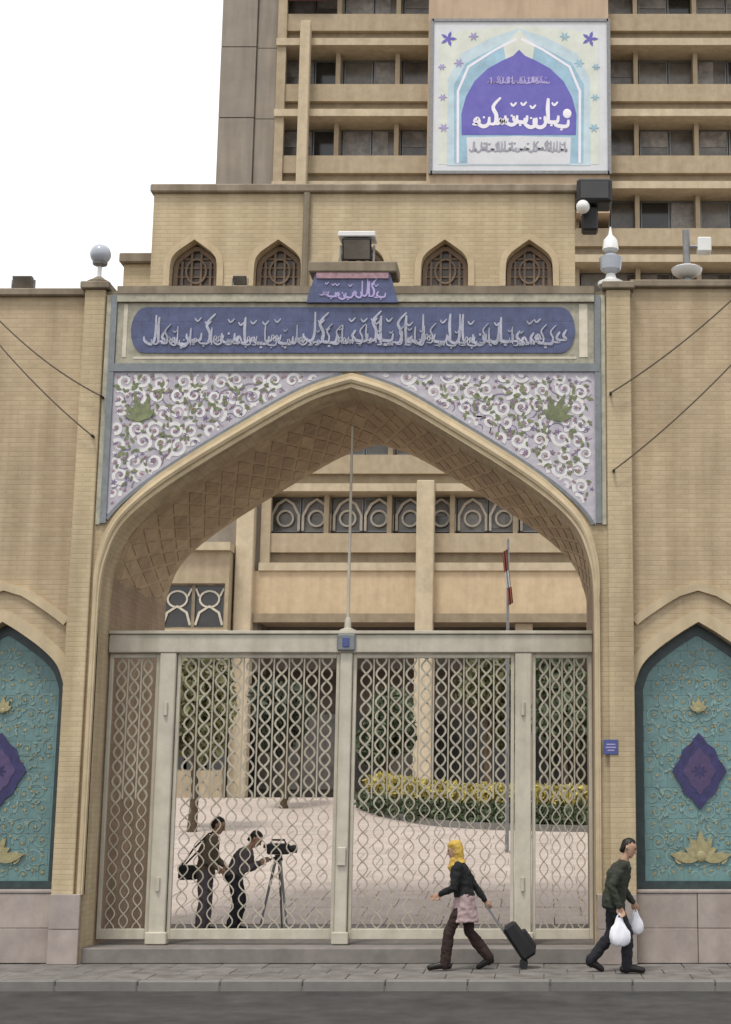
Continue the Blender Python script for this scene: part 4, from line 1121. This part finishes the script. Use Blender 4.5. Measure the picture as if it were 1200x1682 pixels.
# woman walking to the left, yellow headscarf
yw = 20.3
def px_loc(px, y): return (XP(px,1585,y), y, 0)
loc = px_loc(762,yw)
Jw = dict(pelvis=(0,0,.90),chest=(.06,0,1.20),neck=(.10,0,1.36),head=(.14,0,1.52),face=(1,.12,-.12),
  hip_l=(0,.085,.86),knee_l=(.19,.09,.50),ankle_l=(.24,.09,.105),toe_l=(.41,.10,.045),
  hip_r=(0,-.085,.86),knee_r=(-.06,-.09,.47),ankle_r=(-.30,-.09,.165),toe_r=(-.20,-.10,.04),heel_r=(-.34,-.09,.11),
  sho_l=(.08,.17,1.31),elb_l=(.13,.22,1.04),wri_l=(.30,.15,.96),
  sho_r=(.08,-.17,1.31),elb_r=(-.10,-.22,1.07),wri_r=(-.25,-.21,.86))
def outfit_w(c):
    wear_trousers(c,'trouser',.012)
    W,D,k = c['W'],c['D'],c['k']
    b = MB(); p = c['pel']
    loft(b,[(W(p+V(.01,0,-.30)),D(V(0,.19,0)),D(V(.20,0,0))),(W(p+V(.01,0,-.12)),D(V(0,.19,0)),D(V(.165,0,0))),(W(p+V(0,0,.03)),D(V(0,.178,0)),D(V(.135,0,0))),(W(p+V(.03,0,.16)),D(V(0,.15,0)),D(V(.115,0,0)))])
    remeshed(b,'tunic','tunic',c['t'],.011,4)
    wear_top(c,'coat','jacket',-.02,.024,1.0)
    wear_shoes(c)
    # headscarf: hood open at the face, with a fold over the chest
    hc,hd,hf,hs = c['hc'],c['hd'],c['hf'],c['hs']
    b = MB()
    loft(b,[(W(hc+hd*z_*k+hf*f0*k),D(hs*a_*k),D(hf*b_*k)) for z_,f0,a_,b_ in
      ((-.19,-.005,.125,.115),(-.15,-.02,.09,.085),(-.11,-.03,.082,.075),(-.04,-.035,.09,.082),(.035,-.028,.096,.096),(.085,-.016,.090,.108),(.122,-.012,.066,.084),(.142,-.012,.03,.04))],18)
    limb(b,[W(hc-hd*.13*k+hf*.03*k),W(hc-hd*.20*k+hf*.08*k),W(hc-hd*.30*k+hf*.10*k)],[.062,.062,.035])
    remeshed(b,'headscarf','scarf',c['t'],.009,3)
wt = person('person','woman in yellow headscarf and black jacket striding left, pulling a black trolley bag',loc,math.pi,Jw,1.63,outfit_w,None,True)
# black trolley bag pulled behind her
hx = Vector(loc)+Matrix.Rotation(math.pi,3,'Z')@V(-.27,-.21,.79)
tl = thing('trolley_bag',(XP(852,1585,yw),hx.y,0),'black wheeled trolley bag tilted and pulled behind the woman in yellow headscarf','bag')
e0 = V(XP(857,1572,yw),hx.y,.075)
dr = (hx-e0).normalized(); pr = V(-dr.z,0,dr.x)
if pr.z < 0: pr = -pr
def bagbox(m, a, b, wa, wb, hy):
    c0 = e0+dr*a; c1 = e0+dr*b
    vs = []
    for c_,w_ in ((c0,wa),(c1,wb)): vs += [c_+pr*w_*.1+V(0,-hy,0),c_+pr*w_*.1+V(0,hy,0),c_+pr*w_+V(0,hy,0),c_+pr*w_+V(0,-hy,0)]
    m.add(vs,[(0,1,2,3),(7,6,5,4),(0,4,5,1),(1,5,6,2),(2,6,7,3),(3,7,4,0)])
m = MB(); bagbox(m,.0,.50,.24,.20,.16); m.build('bag','bagblack',tl,bevel=.035)
m = MB(); bagbox(m,.06,.34,.275,.26,.12); m.build('pocket','bagblack',tl,bevel=.02)
m = MB()
for s_ in (-.09,.09): m.tube([e0+V(0,s_,0)+dr*.0+pr*.03,hx+V(0,s_*.6,0)-dr*.0+pr*.0],.011,8)
m.tube([hx+V(0,-.06,0),hx+V(0,.06,0)],.016,8); m.build('handle','metal',tl)
for s_ in (-.15,.15):
    m = MB(); m.tube([e0+V(.02,s_-.018,-.02),e0+V(.02,s_+.018,-.02)],.055,14); m.build('wheel','darkmetal',tl)

# man walking right in olive jacket, carrying white bags
ym = 20.0
loc = (XP(1008,1590,ym), ym, 0)
Jm = dict(pelvis=(0,0,.89),chest=(.07,0,1.21),neck=(.15,0,1.40),head=(.21,0,1.56),face=(1,-.25,-.25),
  hip_l=(0,.09,.86),knee_l=(-.02,.09,.47),ankle_l=(-.27,.09,.17),toe_l=(-.17,.10,.045),heel_l=(-.31,.09,.115),
  hip_r=(0,-.09,.86),knee_r=(.17,-.09,.49),ankle_r=(.16,-.09,.10),toe_r=(.33,-.10,.045),
  sho_l=(.12,.185,1.34),elb_l=(.12,.24,1.06),wri_l=(.26,.22,.86),
  sho_r=(.12,-.185,1.34),elb_r=(-.04,-.25,1.08),wri_r=(.06,-.24,.84))
def outfit_m(c):
    wear_trousers(c,'navy',.008); wear_top(c,'olive','jacket',.10,.034,1.0); wear_shoes(c); hair_cap(c)
person('person','man in olive jacket and dark trousers walking right with white plastic bags',loc,0,Jm,1.70,outfit_m)
def plastic_bag(hand, h, wd, label, seed):
    rnd = random.Random(seed); t = thing('carrier_bag',(hand.x,hand.y,hand.z-h),label,'bag','white carrier bags held by the man')
    b = MB(); n = 20; ph = [rnd.uniform(0,6.28) for _ in range(3)]
    vs = []; prof = ((0,.45),(.03,.85),(.12,1.08),(.28,1.1),(.42,1.0),(.56,.78),(.68,.55),(.78,.36),(.86,.2))
    for q,s_ in prof:
        for k in range(n):
            a = 2*math.pi*k/n; rr = s_*(1+rnd.uniform(-.05,.05)+.12*math.sin(3*a+ph[0]+q*4)+.09*math.sin(7*a+ph[1]-q*6)*min(1,q*2.2))
            vs.append((hand.x+wd*rr*math.cos(a)*.9, hand.y+wd*.6*rr*math.sin(a), hand.z-h+h*q+rnd.uniform(-.01,.01)))
    m_ = len(prof); fs = [(i*n+k,i*n+(k+1)%n,(i+1)*n+(k+1)%n,(i+1)*n+k) for i in range(m_-1) for k in range(n)]+[tuple(range(n-1,-1,-1)),tuple(range((m_-1)*n,m_*n))]
    b.add(vs,fs,True); b.build('sack','plastic',t)
    for s_ in (-1,1): 
        m = MB(); m.tube([(hand.x+s_*wd*.3,hand.y,hand.z-h*.34),(hand.x+s_*wd*.2,hand.y,hand.z-h*.12),(hand.x,hand.y,hand.z-.0)],[.026,.012,.008],8); m.build('strap','plastic',t)
L0 = Vector(loc)
plastic_bag(L0+V(.06,-.25,.75),.40,.13,'larger white plastic bag in the near hand of the man in olive',1)
plastic_bag(L0+V(.29,.22,.78),.33,.105,'smaller white plastic bag in the far hand of the man in olive',2)

# two men with a video camera behind the gate
yc = 23.05; GXm = lambda px: XP(px,1540,yc)
loc = (GXm(335), yc, FL)
Jc = dict(pelvis=(-.02,0,.90),chest=(.02,0,1.22),neck=(.08,0,1.42),head=(.15,0,1.57),face=(1,0,-.35),
  hip_l=(-.02,.09,.87),knee_l=(.0,.11,.48),ankle_l=(-.02,.12,.09),toe_l=(.15,.14,.045),
  hip_r=(-.02,-.09,.87),knee_r=(-.01,-.10,.48),ankle_r=(-.05,-.11,.09),toe_r=(.12,-.14,.045),
  sho_l=(.05,.185,1.36),elb_l=(.06,.24,1.10),wri_l=(.22,.15,.98),
  sho_r=(.05,-.185,1.36),elb_r=(.02,-.24,1.08),wri_r=(.19,-.17,.96))
def outfit_c(c):
    wear_trousers(c,'greycloth',.012); wear_top(c,'khaki','shirt',.06,.02,.95); wear_shoes(c); hair_cap(c)
person('person','man in khaki shirt standing upright behind the gate beside the camera crouch',loc,0,Jc,1.74,outfit_c,'film crew behind the gate')
# shoulder bag at his hip
x,y,z = loc
t = thing('equipment_bag',(x-.28,y-.02,z+.72),'dark shoulder bag slung behind the standing man in khaki shirt','bag')
MB().box(x-.40,x-.13,y-.12,y+.10,z+.78,z+.98).build('bag','bagblack',t,bevel=.03)
MB().box(x-.41,x-.12,y-.13,y+.02,z+.90,z+.99).build('flap','bagblack',t,bevel=.02)
MB().tube([(x-.36,y-.10,z+.97),(x-.18,y-.16,z+1.22),(x+.04,y-.13,z+1.45),(x+.12,y+.0,z+1.47),(x+.05,y+.14,z+1.42),(x-.2,y+.12,z+1.15),(x-.36,y+.08,z+.97)],.013,6).build('strap','bagblack',t)
yc2 = 23.15
loc2 = (XP(386,1540,yc2), yc2, FL)
Jb = dict(pelvis=(-.05,0,.84),chest=(.07,0,1.09),neck=(.16,0,1.24),head=(.25,0,1.36),face=(1,0,-.2),
  hip_l=(-.04,.09,.81),knee_l=(.06,.10,.46),ankle_l=(-.02,.11,.09),toe_l=(.15,.13,.045),
  hip_r=(-.04,-.09,.81),knee_r=(.04,-.10,.46),ankle_r=(-.06,-.11,.09),toe_r=(.11,-.13,.045),
  sho_l=(.12,.18,1.18),elb_l=(.16,.24,.93),wri_l=(.36,.13,1.04),
  sho_r=(.12,-.18,1.18),elb_r=(.14,-.25,.93),wri_r=(.34,-.14,1.02))
def outfit_b(c):
    wear_trousers(c,'navy',.008); wear_top(c,'greycloth','shirt',.04,.022,.95); wear_shoes(c); hair_cap(c)
person('person','man in grey top and black trousers bending to look into the tripod camera',loc2,0,Jb,1.70,outfit_b,'film crew behind the gate')
x,y,z = loc2; tx = x+.60; ty = y
t = thing('tripod_camera',(tx,ty,FL),'dark video camera on a spread tripod in front of the bending man','camera')
MB().box(tx-.17,tx+.16,ty-.06,ty+.06,z+1.14,z+1.30).build('camera_body','darkmetal',t,bevel=.02)
m = MB(); m.tube([(tx+.162,ty,z+1.22),(tx+.27,ty,z+1.22)],[.05,.062],12); m.build('lens','darkmetal',t)
MB().tube([(tx-.12,ty,z+1.30),(tx-.10,ty,z+1.35),(tx+.08,ty,z+1.35),(tx+.10,ty,z+1.30)],.014,8).build('carry_handle','darkmetal',t)
MB().tube([(tx-.172,ty-.03,z+1.26),(tx-.22,ty-.03,z+1.26)],[.028,.032],10).build('eyepiece','darkmetal',t)
MB().lathe([(.05,0),(.07,.03),(.05,.09),(.07,.10)],tx,ty,z+1.035,12).build('head','darkmetal',t)
for a in (80,200,320):
    ca,sa = math.cos(R(a)),math.sin(R(a))
    m = MB(); m.tube([(tx+ca*.04,ty+sa*.04,z+1.06),(tx+ca*.26,ty+sa*.26,z+.012)],[.024,.014],8); m.build('leg','metal',t)
MB().tube([(tx-.05,ty,z+1.10),(tx-.25,ty-.10,z+1.0)],.011,8).build('pan_handle','darkmetal',t)
